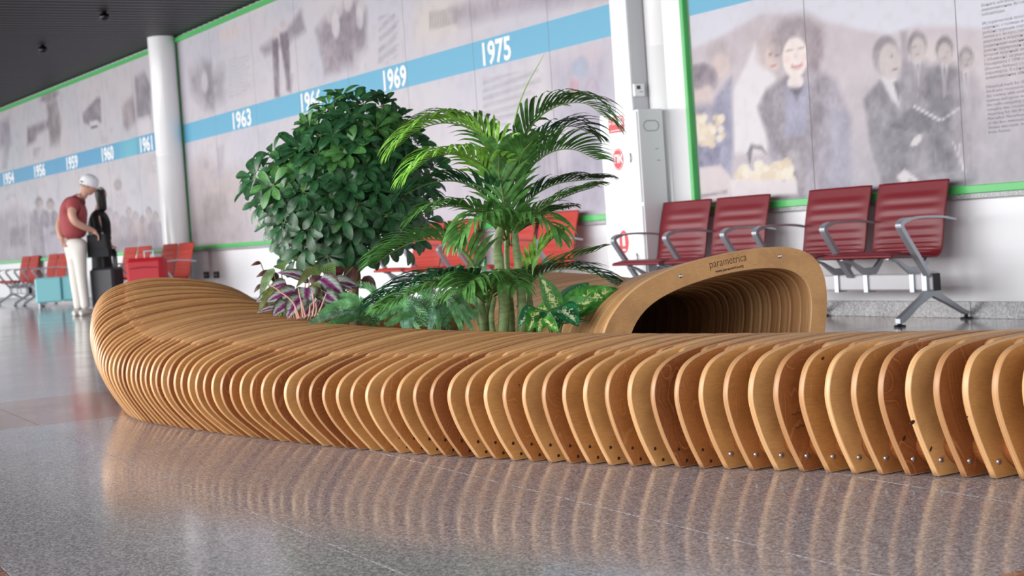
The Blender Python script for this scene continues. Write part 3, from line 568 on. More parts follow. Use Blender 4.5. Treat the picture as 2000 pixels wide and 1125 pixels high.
s1 = disc(1.235, -.025, .07, .085, red, -.1275, t, 'sign'); disc(1.235, -.025, .064, .078, wt, -.1295, s1, 'ring'); disc(1.235, -.025, .06, .074, red, -.131, s1, 'disc')
wall_text('lettering', 'ПК', .085, wt, -.075, -.134, 1.208, s1, ext=.0006, offset=.003)
s2 = disc(.585, -.02, .062, .09, red, -.1275, t, 'sign'); b = MB(); b.box((-.02, -.1305, .595), (.035, .002, .085), ch=.0008); b.box((-.02, -.1305, .522), (.04, .002, .012)); b.obj('pictogram', wt, s2)
b = MB(); pts = [(.2665, .045 * math.copysign(1, math.cos(a)) * .6 + .045 * math.cos(a), 1.47 + .04 * math.sin(a)) for a in [2 * math.pi * k / 24 for k in range(25)]]; b.tube(pts, .003, 6); b.obj('knockout_ring', mat('side_mark_grey', (150, 150, 156), .6), t)  # oval ring in one even mid grey, shared with the slots
for yy_, zz_ in ((.04, 1.29), (.05, 1.2)): b = MB(); b.box((.2665, yy_, zz_), (.002, .03, .006)); b.obj('vent_slot', mat('side_mark_grey', (150, 150, 156), .6), t)
# wall sockets
for x, lab in ((-20.60, 'left'), (-20.20, 'right')):
    o_ = thing('wall_socket', 'small black wall socket low on the white wall, %s of the pair' % lab, 'socket', (x, YW - .004, .41))
    b = MB(); b.box((0, -.004, 0), (.17, .016, .09), ch=.003); b.obj('plate', black, o_); b = MB()
    for k in (-.04, .04): b = MB(); b.box((k, -.013, 0), (.02, .003, .02)); b.obj('outlet', pale, o_)

# ------------------------------------------------------------ slatted timber bench
KF = [  # X, base Y, relative outline (outer base -> bulge -> crest -> inner base)
 (-1.3, 3.815, [(0, 0), (-.05, .10), (-.082, .20), (-.085, .25), (-.07, .30), (-.03, .342), (.045, .358), (.22, .364), (.38, .355), (.49, .31), (.545, .23), (.54, .12), (.5, 0)]),
 (-2.846, 3.141, [(0, 0), (-.054, .111), (-.083, .194), (-.088, .245), (-.075, .298), (-.037, .341), (.045, .359), (.24, .368), (.39, .36), (.50, .315), (.56, .24), (.55, .12), (.5, 0)]),
 (-3.376, 2.910, [(0, 0), (-.05, .095), (-.079, .19), (-.081, .235), (-.066, .290), (-.03, .330), (.042, .354), (.24, .369), (.40, .362), (.51, .32), (.57, .24), (.56, .12), (.51, 0)]),
 (-4.017, 2.615, [(0, 0), (-.041, .078), (-.068, .155), (-.080, .218), (-.066, .268), (-.036, .301), (.06, .339), (.28, .370), (.44, .366), (.54, .33), (.59, .24), (.58, .12), (.53, 0)]),
 (-4.853, 2.340, [(0, 0), (-.064, .078), (-.100, .143), (-.117, .205), (-.095, .255), (-.057, .283), (.045, .325), (.31, .368), (.50, .377), (.61, .34), (.66, .25), (.65, .12), (.6, 0)]),
 (-5.527, 2.211, [(0, 0), (-.085, .076), (-.133, .130), (-.153, .20), (-.135, .262), (-.085, .298), (.03, .331), (.26, .373), (.48, .393), (.60, .36), (.67, .26), (.66, .13), (.61, 0)]),
 (-6.1, 2.135, [(0, 0), (-.075, .075), (-.122, .14), (-.142, .21), (-.12, .28), (-.07, .325), (.05, .366), (.25, .40), (.52, .408), (.66, .37), (.75, .26), (.74, .13), (.69, 0)]),
 (-6.68, 2.085, [(0, 0), (-.053, .075), (-.100, .155), (-.113, .23), (-.09, .30), (-.04, .345), (.10, .403), (.30, .438), (.62, .437), (.76, .385), (.86, .26), (.85, .13), (.80, 0)]),
 (-7.0, 2.095, [(0, 0), (-.06, .08), (-.115, .19), (-.125, .27), (-.098, .33), (-.03, .385), (.12, .43), (.40, .466), (.68, .455), (.82, .40), (.92, .26), (.92, .13), (.87, 0)]),
 (-7.45, 2.19, [(0, 0), (-.06, .10), (-.118, .22), (-.138, .33), (-.125, .42), (-.06, .492), (.09, .535), (.33, .546), (.60, .515), (.80, .43), (.88, .26), (.90, .13), (.86, 0)]),
 (-7.88, 2.33, [(0, 0), (-.07, .12), (-.13, .25), (-.155, .38), (-.13, .49), (-.06, .572), (.08, .612), (.24, .618), (.52, .575), (.74, .47), (.80, .30), (.80, .15), (.78, 0)])]
def pchip(xs, ys, x):
    k = max(0, min(len(xs) - 2, sum(1 for a in xs[1:-1] if a < x))); h = xs[k + 1] - xs[k]; t = (x - xs[k]) / h
    def sl(i):
        if i == 0: return (ys[1] - ys[0]) / (xs[1] - xs[0])
        if i == len(xs) - 1: return (ys[-1] - ys[-2]) / (xs[-1] - xs[-2])
        return (ys[i + 1] - ys[i - 1]) / (xs[i + 1] - xs[i - 1])
    return ys[k] * (2 * t**3 - 3 * t**2 + 1) + sl(k) * h * (t**3 - 2 * t**2 + t) + ys[k + 1] * (3 * t**2 - 2 * t**3) + sl(k + 1) * h * (t**3 - t**2)
KX = [k[0] for k in KF][::-1]
def near_ctrl(X):
    out = []
    for j in range(13):
        out.append((pchip(KX, [k[1] + k[2][j][0] for k in KF][::-1], X), pchip(KX, [k[2][j][1] for k in KF][::-1], X)))
    return out
def smooth2(ctrl, per=5, it=9):
    P = smooth_path([(a, b_, 0) for a, b_ in ctrl], (len(ctrl) - 1) * per + 1); P = [(p.x, max(0, p.y)) for p in P]
    for _ in range(it): P = [P[0]] + [((P[i - 1][0] + 2 * P[i][0] + P[i + 1][0]) / 4, (P[i - 1][1] + 2 * P[i][1] + P[i + 1][1]) / 4) for i in range(1, len(P) - 1)] + [P[-1]]
    return P
def offset2(P, d, closed=True):
    """shift a polyline inwards (to the right of travel: outline runs outer base -> crest -> inner base)"""
    out = []; n = len(P)
    for i in range(n):
        a = P[(i - 1) % n] if (closed or i > 0) else P[i]; c_ = P[(i + 1) % n] if (closed or i < n - 1) else P[i]
        tx_, tz = c_[0] - a[0], c_[1] - a[1]; L = math.hypot(tx_, tz) or 1; out.append((P[i][0] + tz / L * d, P[i][1] - tx_ / L * d))
    return out
def plate(outer, t, ch=.0022):
    """flat board with eased edges, outline in local YZ, thickness along X"""
    b = MB(); n = len(outer); ins = offset2(outer, ch)
    b.add([(t / 2, y, z) for y, z in ins], [tuple(range(n))[::-1]], 0); b.add([(-t / 2, y, z) for y, z in ins], [tuple(range(n))], 0)
    R = [[(t / 2, y, z) for y, z in ins], [(t / 2 - ch, y, z) for y, z in outer], [(-t / 2 + ch, y, z) for y, z in outer], [(-t / 2, y, z) for y, z in ins]]
    vs = sum(R, []); fs = [(r * n + k, r * n + (k + 1) % n, (r + 1) * n + (k + 1) % n, (r + 1) * n + k) for r in range(3) for k in range(n)]
    b.add(vs, fs, 1, True); return b
def fix(o):
    import bmesh
    bm = bmesh.new(); bm.from_mesh(o.data); bmesh.ops.remove_doubles(bm, verts=bm.verts, dist=1e-5); bmesh.ops.recalc_face_normals(bm, faces=bm.faces); bm.to_mesh(o.data); bm.free()
def ringplate(outer, inner, t, ch=.002):
    n = len(outer); loop = outer + inner[::-1]; b = MB(); N = len(loop); ins = offset2(loop, ch)
    for sg in (1, -1):
        b.add([(sg * t / 2, y, z) for y, z in ins], [((i, i + 1, N - 2 - i, N - 1 - i) if sg > 0 else (i + 1, i, N - 1 - i, N - 2 - i)) for i in range(n - 1)], 0)
    R = [[(t / 2, y, z) for y, z in ins], [(t / 2 - ch, y, z) for y, z in loop], [(-t / 2 + ch, y, z) for y, z in loop], [(-t / 2, y, z) for y, z in ins]]
    b.add(sum(R, []), [(r * N + k, r * N + (k + 1) % N, (r + 1) * N + (k + 1) % N, (r + 1) * N + k) for r in range(3) for k in range(N)], 1, True); return b
bench = thing('timber_bench', 'curving bench of upright plywood ribs wrapped around the planting bed, ending in an open tunnel', 'bench', (-4.8, 3.0, 0))
BO = Vector((-4.8, 3.0, 0))
PT, PP = .0225, .0715
def tone(o, t=None, knot=None):
    o.color = (random.random() if t is None else t, random.random(), (1 if random.random() < .10 else 0) if knot is None else knot, 1); return o
# far-arm (tunnel) section
TO = [(3.20, 0), (3.175, .12), (3.19, .24), (3.226, .336), (3.258, .39), (3.353, .478), (3.525, .545), (3.775, .587), (4.033, .603), (4.192, .586), (4.296, .528), (4.332, .41), (4.312, .26), (4.27, .12), (4.23, 0)]
TI = [(3.33, 0), (3.30, .12), (3.31, .23), (3.351, .328), (3.399, .386), (3.478, .437), (3.63, .482), (3.845, .515), (4.03, .518), (4.14, .502), (4.215, .46), (4.243, .39), (4.232, .28), (4.19, .13), (4.14, 0)]
fk = [(-8.2, .92, .80), (-7.3, .78, .76), (-6.3, .40, .74), (-5.7, .16, .78), (-5.25, .05, .90), (-4.8, .0, 1.0)]
def far_sec(X, ctrl):
    xs = [k[0] for k in fk]; dy = pchip(xs, [k[1] for k in fk], X); s_ = pchip(xs, [k[2] for k in fk], X); return [(y + dy, z * s_) for y, z in ctrl]
seam_mat = mat('seam_dark', (60, 34, 20), .6)
XR = [-3.376 + k * PP for k in range(25, -36, -1)]
while XR[-1] > -7.86: XR.append(XR[-1] - (PP - (PP - .056) * min(1, max(0, (-XR[-1] - 5.8) / 1.0))))
XR = [x for x in XR if -7.92 < x < -1.5]; XE = min(XR)
scr = MB(); scr.lathe([(.0001, .0035), (.004, .0035), (.0075, .002), (.0085, 0)], n=12, M=Matrix.Rotation(math.pi / 2, 3, 'Y')); scr_s = scr.mesh('screw', zinc)
scr = MB(); scr.lathe([(.0001, .002), (.003, .002), (.0048, .001), (.0052, 0)], n=10, M=Matrix.Rotation(math.pi / 2, 3, 'Y')); scr_d = scr.mesh('screw_dark', dkscrew)
prev_t = .5
for k, X in enumerate(XR):
    c_ = near_ctrl(X); P = smooth2(c_)
    if X < -7.32:
        cut = [i for i, p in enumerate(P) if i > 35 and p[1] < .44]; i0 = cut[0] if cut else len(P) - 1
        Fs = smooth2(far_sec(X, TO), 4); j0 = next((j for j, p in enumerate(Fs) if p[1] > .36 and p[0] > P[i0][0] + .05), 12)
        P = P[:i0] + [((P[i0][0] + Fs[j0][0]) / 2, .36)] + Fs[j0:]
    t_ = random.betavariate(1.1, 1.1)
    if abs(t_ - prev_t) < .18: t_ = (t_ + .45) % 1
    prev_t = t_
    base = c_[0][0]
    b = plate([(y - 3.0, z) for y, z in P], PT); o = b.obj('rib', [WF, WE], bench); o.location = (X + 4.8, 0, .003); fix(o)
    tone(o, t_, 1 if k in (27, 31, 32) else None)
    # fixings near the foot
    if -4.9 < X < -1.9:
        if X > -3.66: sp = [(scr_s, .012, .043)]
        else: sp = [(scr_d, -.002, .055), (scr_d, .025, .018)]
        for me, dy, z in sp: s_ = link('screw', me, o, loc=(PT / 2, base - 3.0 + dy, z))
    if k == 0: continue
    # top packing strip between this rib and the next (towards +X)
    GP = XR[k - 1] - X - PT; Xm = X + (GP + PT) / 2; cm = near_ctrl(Xm); Pm = smooth2(cm); bm_ = cm[0][0]
    i1 = next(i for i, p in enumerate(Pm) if i > 18 and p[0] - bm_ > (.075 if X > -6.2 else .03)); i2 = len(Pm) - 16
    tw = GP / 2
    for half in (-1, 1):
        ii1 = i1 + (1 if (half > 0 and random.random() < .5) else 0); outer = offset2(Pm, random.uniform(.002, .0042) * (1 if X > -6 else .6), False)[ii1:i2]; inner = offset2(Pm, .055, False)[ii1 + 1:i2 - 1]
        tip = [(outer[0][0] - .013, outer[0][1] - .0085), (outer[0][0] - .017, outer[0][1] - .019), (outer[0][0] - .012, outer[0][1] - .032)]
        b = plate([(y - 3.0, z) for y, z in [tip[2], tip[1], tip[0]] + outer + inner[::-1]], tw - .0006, .0012); o2 = b.obj('spacer', [WS, WS], bench); o2.location = (Xm + 4.8 + half * tw / 2, 0, .003); fix(o2); tone(o2, random.random(), 0)
    # foot packing block
    ins_ = .040 if X > -3.7 else .048; pr = []
    for q in range(9):
        z = .012 + .095 * q / 8; y0_ = float(np.interp(z, [p[1] for p in Pm[:14]], [p[0] for p in Pm[:14]])); pr.append((y0_ + ins_ + .03 * (2 * abs(q / 8 - .5)) ** 2.2, z))
    poly_ = smooth2(pr[::2], 3, 2) + [(bm_ + .10, .107), (bm_ + .14, .06), (bm_ + .12, .012)]
    b = plate([(y - 3.0, z) for y, z in poly_], GP - .0006, .0015); o3 = b.obj('foot_spacer', [WF, WF], bench); o3.location = (Xm + 4.8, 0, .003); fix(o3); tone(o3, .9, 0)
# machined puzzle joints seen on one rib face
o = [x for x in bpy.data.objects if x.name.startswith('rib') and abs(x.location.x - (-3.376 + 4.8)) < .02]
if o:
    for z0_ in (.163, .125):
        b = MB(); pts = [(PT / 2 + .0002, 2.910 - 3 - .028 + q * .0035 + (.125 < z0_) * -.008, z0_ + .004 * math.sin(q * 1.25) + q * .0007) for q in range(14)]; b.tube(pts, .0008, 5); b.obj('puzzle_joint', seam_mat, o[0])
# dark knots visible on some rib faces
knm = mat('wood_knot', (58, 32, 20), .5)
for (kx, ky, KXp, ra, rb_) in ((1607, 700, -3.3045, .006, .004), (1782, 825, -3.019, .009, .006), (1766, 856, -3.0905, .006, .007), (1818, 877, -3.019, .004, .007), (1889, 815, -2.876, .003, .003), (1014, 752, -4.162, .003, .003)):
    rb2 = min((o_ for o_ in bpy.data.objects if o_.name.startswith('rib')), key=lambda o_: abs(o_.location.x - 4.8 - KXp)); v_ = ray(kx, ky); Xf = rb2.location.x - 4.8 + PT / 2; q_ = v_ * (Xf / v_.x) + Vector((0, 0, H))
    b = MB(); b.prism([(q_.y - 3 + ra * math.cos(a) + rb_ * .5 * math.sin(a), q_.z - .003 + rb_ * math.sin(a)) for a in [2 * math.pi * i / 14 for i in range(14)]], PT / 2 - .001, PT / 2 + .0003); b.obj('knot', knm, rb2)
# tunnel arm rings
X = -4.8 - PT / 2; k = 0
while X > XE + .6:
    Oc = far_sec(X, TO); Ic = far_sec(X, TI); spc = k % 2; tt = PT if not spc else PP - PT
    po = smooth2(Oc, 5); pi = smooth2(Ic, 5)
    if spc: po = offset2(po, .004, False); pi = offset2(pi, -.004, False)
    pi = [(y, min(z, 9)) for y, z in pi]
    b = ringplate([(y - 3, z) for y, z in po], [(y - 3, z) for y, z in pi], tt - .0006); o = b.obj('tunnel_frame' if k else 'end_frame', [WF, WE if not spc else WS], bench, label='pale plywood end frame carrying burnt lettering' if k == 0 else None)
    o.location = (X + 4.8, 0, .003); fix(o); tone(o, .12 if k == 0 else random.random(), 0)
    if k == 0:
        ef = o
        for y, z in ((3.596, .516), (4.093, .558)): link('screw', scr_s, o, loc=(PT / 2, y - 3, z))
        burn = mat('burnt_lettering', (66, 46, 34), .7)
        for body, sz, y0_, z0_, y1_, off in (('parametrica', .046, 3.736, .5385, 3.920, -.0006), ('www.parametrica.org', .016, 3.764, .519, 3.905, .0002)):
            me = text_mesh(body, sz, burn, ext=.0002, offset=off); xs_ = [v.co.x for v in me.vertices]
            tt_ = link('lettering', me, o); ang = math.radians(5.5); tt_.matrix_local = Matrix.Translation((PT / 2 + .0003, y0_ - 3, z0_ - .003)) @ Matrix(((0, 0, 1, 0), (1, 0, 0, 0), (0, 1, 0, 0), (0, 0, 0, 1))) @ Matrix.Rotation(ang, 4, 'Z') @ Matrix.Diagonal(((y1_ - y0_) / (max(xs_) - min(xs_)), 1, 1, 1))
    X -= tt / 2 + (PP - PT if not spc else PT) / 2; k += 1

# ------------------------------------------------------------ planter bed
soil = mat('dark_soil', (40, 32, 26), .9); g = G(soil); g.bump(g.noise(g.objc(), 60, 4, .7), .9, .02)
bed = thing('planter_box', 'low dark planter trough of soil inside the curve of the bench', 'planter', (-6.0, 3.2, 0))
def inner_near(X): return max(p[0] for p in near_ctrl(X)) + .05
def inner_far(X): return min(p[0] for p in far_sec(X, TO)) - .05
xs_ = [-7.15 + i * .2 for i in range(12)]; lo = [(x + 6, inner_near(x) - 3.2) for x in xs_]; hi = [(x + 6, inner_far(x) - 3.2) for x in xs_]
hi = [(a, max(b_, lo[i][1] + .06)) for i, (a, b_) in enumerate(hi)]
b = MB(); b.prism(lo + hi[::-1], 0.002, .24, axis='z'); b.obj('trough', mat('trough_black', (30, 30, 32), .6), bed)
b = MB(); cx_ = sum(p[0] for p in lo + hi) / 24; cy_ = sum(p[1] for p in lo + hi) / 24
b.prism([(cx_ + (a - cx_) * .98, cy_ + (c2 - cy_) * .94) for a, c2 in lo + hi[::-1]], .2405, .262, axis='z'); b.obj('soil', soil, bed, kind='stuff')

# ------------------------------------------------------------ plants
def blade(mb, root, tip, nrm, wd, prof, arch=0., fold=.15, n=6, mi=0, twist=0, pts=None):
    root, tip = Vector(root), Vector(tip); d = tip - root; L = d.length; nrm = Vector(nrm); nrm = (nrm - d.normalized() * nrm.dot(d.normalized())).normalized(); sd = d.normalized().cross(nrm)
    vs = []; uvs = []
    for i in range(n + 1):
        t = i / n; c = (pts[i] if pts else root + d * t + nrm * arch * L * 4 * t * (1 - t))
        w_ = wd * prof(t) / 2; q = sd * math.cos(twist * t) + nrm * math.sin(twist * t)
        vs += [c - q * w_ + nrm * abs(w_) * fold * 2, c, c + q * w_ + nrm * abs(w_) * fold * 2]; uvs += [(0, t), (.5, t), (1, t)]
    fs = []
    for i in range(n): a = i * 3; fs += [(a, a + 1, a + 4, a + 3), (a + 1, a + 2, a + 5, a + 4)]
    mb.add(vs, fs, mi, True, uvs)
obov = lambda t: max(.06, math.sin(math.pi * min(1, t) ** 1.55) ** .62) if 0 < t < 1 else (.1 if t <= 0 else .22)
ovate = lambda t: max(.03, math.sin(math.pi * t ** .62) ** .85) if 0 < t < 1 else .02
heart = lambda t: max(.03, math.sin(math.pi * (t * .93 + .07) ** .6) ** .7) if t < 1 else .02
strap = lambda t: (.35 + .65 * min(1, t * 5)) * (1 - max(0, (t - .55) / .45) ** 1.6) + .02
RG = Vector((Rt.x, Rt.y, 0)).normalized(); DG = Vector((Lk.x, Lk.y, 0)).normalized(); ZZ = Vector((0, 0, 1))
bark = mat('trunk_bark', (142, 108, 84), .8); g = G(bark); nz = g.noise(g.objc((1, 1, .25)), 60, 4, .7); g.l(g.ramp(nz, [(.35, (92, 66, 50)), (.6, (160, 124, 98)), (.75, (186, 156, 128))]), g.b.inputs['Base Color']); g.bump(nz, .6, .004)
stemg = mat('green_petiole', (112, 142, 74), .45)
# --- umbrella tree
LS = leafmat('umbrella_leaf', (40, 80, 48), (104, 140, 94), .34)
LSl = leafmat('umbrella_leaf_young', (66, 112, 58), (146, 182, 110), .36)
variants = []
for v in range(8):
    b = MB(); n = random.choice([7, 8, 8, 9]); lp = random.uniform(.05, .08); b.tube([(0, 0, -lp), (.003, 0, -lp * .5), (0, 0, 0)], .0017, 5, 1)
    open_ = random.uniform(.15, .60) if v < 6 else random.uniform(.85, 1.1)
    for k in range(n):
        az = 2 * math.pi * (k + random.uniform(-.15, .15)) / n; el = open_ + random.uniform(-.12, .12) - (.25 if k % 2 else 0)
        dr = Vector((math.cos(az) * math.cos(el), math.sin(az) * math.cos(el), math.sin(el))); st = dr * .014; Ln = random.uniform(.082, .106) * (.78 if v >= 6 else 1)
        b.tube([(0, 0, 0), st], .0011, 4, 1, False); nr_ = Vector((-math.cos(az) * math.sin(el), -math.sin(az) * math.sin(el), math.cos(el)))
        blade(b, st, st + dr * Ln - nr_ * .012, nr_, random.uniform(.038, .046) * (.72 if v >= 6 else 1), obov, .10, .10, 8)
    variants.append((b.mesh('leaf', [LS, stemg]), b.mesh('leaf', [LSl, stemg])))
DS = 7.45; sc_ = DS / F
cc = at(662, 352, DS); tree = thing('umbrella_tree', 'round bushy umbrella tree with glossy dark leaves, left of the palm', 'tree', at(690, 560, DS) * 1.0)
tree.location.z = .264
trunk0 = Vector(tree.location)
def crown_r(u):   # direction -> radius (m); lumpy egg
    a, c2, z = u.dot(RG), u.dot(DG), u.z
    R_ = 1 / math.sqrt((a / ((.50 if a > 0 else .455) * (1 - .34 * max(0, z) ** 1.5))) ** 2 + (c2 / .43) ** 2 + (z / (.42 if z > 0 else .42)) ** 2)
    return R_ * (1 + .05 * math.sin(5 * a + 3 * z) + .04 * math.sin(7 * z - 4 * c2))
placed = 0; GA = math.pi * (3 - 5 ** .5); NL = 258; tips = []
for i in range(NL):
    front = i < 152
    zz = 1 - 2 * ((i * (1 if front else 1.4)) % 152 + .5) / 152; zz = max(-1., min(1., zz)); rr_ = math.sqrt(1 - zz * zz); az = i * GA
    u = Vector((math.cos(az) * rr_, math.sin(az) * rr_, zz)); rad = crown_r(u) * (random.uniform(.90, 1.04) if front else random.uniform(.55, .80))
    if u.dot(DG) > .55 and i % 3: u = -u; rad = crown_r(u) * random.uniform(.78, .95)     # more of the leaves on the side facing the hall
    p = cc + u * (rad - .05) + RG * (.11 * max(0, u.z) + .015)
    axis = (u - DG * .55 + ZZ * .75 + Vector((random.uniform(-.25, .25), random.uniform(-.25, .25), random.uniform(-.1, .25)))).normalized()
    light = u.z > .2 and random.random() < .22 or random.random() < .1
    me = variants[random.randrange(8) if u.z > .5 else random.randrange(6)][1 if light else 0]
    o = link('leaf', me, tree); q = axis.to_track_quat('Z', 'Y') @ Matrix.Rotation(random.uniform(0, 6.28), 3, 'Z').to_quaternion()
    o.matrix_local = Matrix.Translation(p - trunk0) @ q.to_matrix().to_4x4() @ Matrix.Scale(random.uniform(.88, 1.15), 4); tips.append(p - trunk0)
b = MB(); fk_ = at(692, 520, DS) - trunk0; b.tube(smooth_path([(0, 0, 0), at(690, 575, DS) - trunk0, at(694, 548, DS) - trunk0, fk_], 10), [.032, .03, .028, .027, .026, .026, .028, .028, .026, .024], 10)
for q in ((640, 470), (675, 440), (720, 450), (760, 470), (700, 400), (620, 500)):
    b.tube(smooth_path([fk_ - Vector((0, 0, .03)), (fk_ + at(q[0], q[1] + 12, DS) - trunk0) / 2, at(*q, DS + random.uniform(-.15, .2)) - trunk0], 8), [.018, .016, .014, .012, .01, .009, .008, .007], 7)
b.obj('trunk', bark, tree)
b = MB(); fork = at(690, 430, DS) - trunk0
for p in tips[::2]:
    mdl = (fork + p) / 2 - Vector((0, 0, .04)); b.tube(smooth_path([fork + (p - fork) * .12, mdl, p], 6), .0035, 5, cap=False)
b.obj('twigs', stemg, tree, kind='stuff')
# --- palm
PL = leafmat('palm_leaflet', (84, 134, 68), (148, 188, 104), .38); PLb = leafmat('palm_leaflet_lime', (132, 184, 76), (178, 216, 112), .4); PLd = leafmat('palm_leaflet_dark', (36, 84, 52), (100, 136, 96), .36)
cane = mat('palm_cane', (132, 154, 96), .5); g = G(cane); g.l(g.ramp(g.noise(g.objc((1, 1, 3)), 14, 3, .6), [(.35, (108, 134, 76)), (.6, (146, 166, 106)), (.8, (168, 178, 128))]), g.b.inputs['Base Color'])
DP = 6.4; palm = thing('areca_palm', 'tall green palm with arching feathery fronds beside the open tunnel end', 'palm', at(965, 660, DP)); palm.location.z = .264; p0 = Vector(palm.location)
def frond(pts, mt, L=.17, n=26, droop=.55, w=None, a0=.82, bias=0., parent=palm, seed=0, name='frond', o0=p0, rr=.005, upl=0.):
    pal = w is None; w = w or .019; L = L * 1.28 if pal else L; droop = droop * 1.9 if pal else droop; P = [at(x, y, d) - o0 for x, y, d in pts]; N = 40; path = smooth_path(P, N); b = MB()
    b.tube(path, [rr * (1 - .75 * i / (N - 1)) for i in range(N)], 6, 1)
    for i in range(n):
        t = .12 + .88 * i / (n - 1); k = min(N - 2, int(t * (N - 1))); fr = t * (N - 1) - k; p = path[k].lerp(path[k + 1], fr); tg_ = (path[min(k + 1, N - 1)] - path[k]).normalized()
        s_ = tg_.cross(ZZ) if pal else tg_.cross(ZZ) * .3 + tg_.cross(DG)
        if s_.length < .2: s_ = tg_.cross(DG)
        s_.normalize(); up = s_.cross(tg_).normalized()
        Ln = L * (.45 + .55 * math.sin(math.pi * min(1, .25 + t * .62))) * (1 - max(0, t - .8) * 1.6); A = a0 * (1 - .55 * t)
        for sg in (-1, 1):
            dr = (s_ * sg * math.sin(A) + tg_ * math.cos(A) + up * (.32 + upl) + Vector((random.uniform(-.09, .09), random.uniform(-.09, .09), random.uniform(-.06, .06)))).normalized()
            m_ = 6; ps = []; q = p.copy(); v = dr.copy()
            for j in range(m_ + 1):
                ps.append(q.copy()); q = q + v * (Ln / m_); v = (v + Vector((0, 0, -1)) * droop * (.10 + .24 * j / m_) + tg_ * .04).normalized()
            nn = tg_.cross(dr) * -sg; nn = (up * .8 + nn * .3).normalized(); blade(b, ps[0], ps[-1], nn, w * random.uniform(.85, 1.1), strap, 0, .12, m_, 0, pts=ps)
    return b.obj(name, [mt, stemg], parent)
D = DP
frond([(1003, 330, D), (1022, 275, D - .02), (1050, 232, D - .05), (1095, 205, D - .08), (1145, 203, D - .12), (1185, 232, D - .14)], PL, .19, 28, .75)
frond([(1003, 345, D), (1030, 300, D + .08), (1070, 262, D + .12), (1115, 246, D + .15), (1155, 262, D + .18)], PLd, .16, 22, .6)
frond([(1008, 395, D), (1035, 330, D - .04), (1075, 298, D - .08), (1120, 292, D - .1), (1165, 312, D - .12)], PL, .15, 26, .35, upl=.25)
frond([(1008, 430, D), (1040, 385, D), (1085, 360, D - .03), (1135, 352, D - .05), (1175, 350, D - .06)], PLd, .14, 24, .5)
frond([(1002, 450, D), (1035, 425, D - .1), (1075, 398, D - .12), (1120, 378, D - .12), (1160, 366, D - .12)], PL, .14, 24, .55)
frond([(1002, 460, D), (1030, 440, D + .1), (1070, 415, D + .2), (1110, 405, D + .3)], PLd, .12, 18, .6)
frond([(992, 350, D), (965, 292, D - .03), (925, 255, D - .06), (870, 240, D - .1), (815, 255, D - .15), (780, 285, D - .18)], PLb, .19, 28, .7)
frond([(990, 340, D), (955, 275, D + .12), (905, 235, D + .2), (850, 232, D + .24), (800, 250, D + .26)], PL, .17, 24, .7)
frond([(985, 400, D), (955, 335, D - .12), (905, 305, D - .22), (850, 305, D - .28), (800, 340, D - .32)], PLb, .18, 26, .75)
frond([(978, 430, D), (945, 380, D - .05), (895, 355, D - .08), (840, 358, D - .12), (790, 380, D - .15)], PLd, .17, 26, .6)
frond([(985, 470, D), (950, 425, D - .1), (905, 405, D - .16), (860, 405, D - .2), (815, 425, D - .22)], PL, .16, 24, .7)
frond([(945, 560, D), (915, 500, D - .12), (875, 472, D - .2), (820, 470, D - .26), (770, 490, D - .3), (735, 515, D - .32)], PL, .15, 28, .45, upl=.2)
frond([(948, 585, D), (910, 548, D - .1), (865, 538, D - .2), (815, 548, D - .28), (765, 570, D - .33), (725, 595, D - .36)], PLd, .16, 28, .6)
frond([(948, 590, D), (905, 560, D - .2), (855, 556, D - .32), (800, 575, D - .42), (750, 600, D - .5)], PL, .15, 26, .55)
frond([(955, 600, D), (950, 562, D - .08), (940, 545, D - .22), (925, 545, D - .36), (905, 565, D - .45)], PL, .19, 22, .65, a0=1.1)
frond([(955, 600, D), (965, 560, D - .1), (985, 545, D - .2), (1005, 560, D - .3)], PL, .15, 14, .8, a0=1.1)
frond([(1010, 600, D), (1040, 548, D - .05), (1085, 527, D - .1), (1135, 528, D - .14), (1180, 545, D - .17), (1215, 568, D - .19)], PLd, .15, 28, .55)
frond([(1010, 560, D), (1045, 530, D + .12), (1090, 512, D + .15), (1130, 500, D + .18), (1165, 490, D + .2)], PL, .14, 12, .3, a0=.5)
frond([(1000, 480, D), (1010, 440, D - .12), (1035, 425, D - .22), (1065, 430, D - .3), (1085, 455, D - .34)], PL, .15, 18, .9)
frond([(990, 470, D), (975, 430, D - .15), (955, 420, D - .28), (925, 430, D - .4), (900, 465, D - .44)], PL, .16, 20, .85)
frond([(1030, 600, D), (1035, 540, D + .05), (1050, 500, D + .1), (1075, 470, D + .14), (1098, 455, D + .16)], PLb, .10, 14, .3, a0=.5)
frond([(1000, 480, D), (1002, 400, D - .05), (1010, 340, D - .12), (1020, 300, D - .2), (1040, 275, D - .26)], PL, .13, 18, .5)
frond([(995, 480, D), (985, 400, D - .1), (975, 340, D - .15), (975, 300, D - .2)], PL, .15, 16, .5)
canes = [[(978, 655), (985, 600), (978, 540), (972, 480), (985, 420), (1000, 340)], [(945, 655), (942, 610), (938, 570), (930, 520)], [(950, 655), (952, 600), (950, 570)], [(1018, 660), (1020, 600), (1012, 520), (1005, 450)], [(1000, 660), (998, 600), (990, 500), (994, 400)], [(1040, 655), (1036, 600), (1030, 560), (1018, 520)], [(965, 658), (960, 620), (966, 580)]]
for k, cpts in enumerate(canes):
    pts = [at(x, y, D + (k % 3 - 1) * .06) - p0 for x, y in cpts]; pts[0].z = 0.0; rr_ = [.021, .016, .014, .019, .013, .013, .012][k]
    N = 24; path = smooth_path(pts, N); b = MB(); rad = [rr_ * (1.18 - .45 * i / (N - 1)) * (1.10 if i % 6 == 0 else 1) for i in range(N)]; b.tube(path, rad, 12); b.obj('cane', cane, palm)
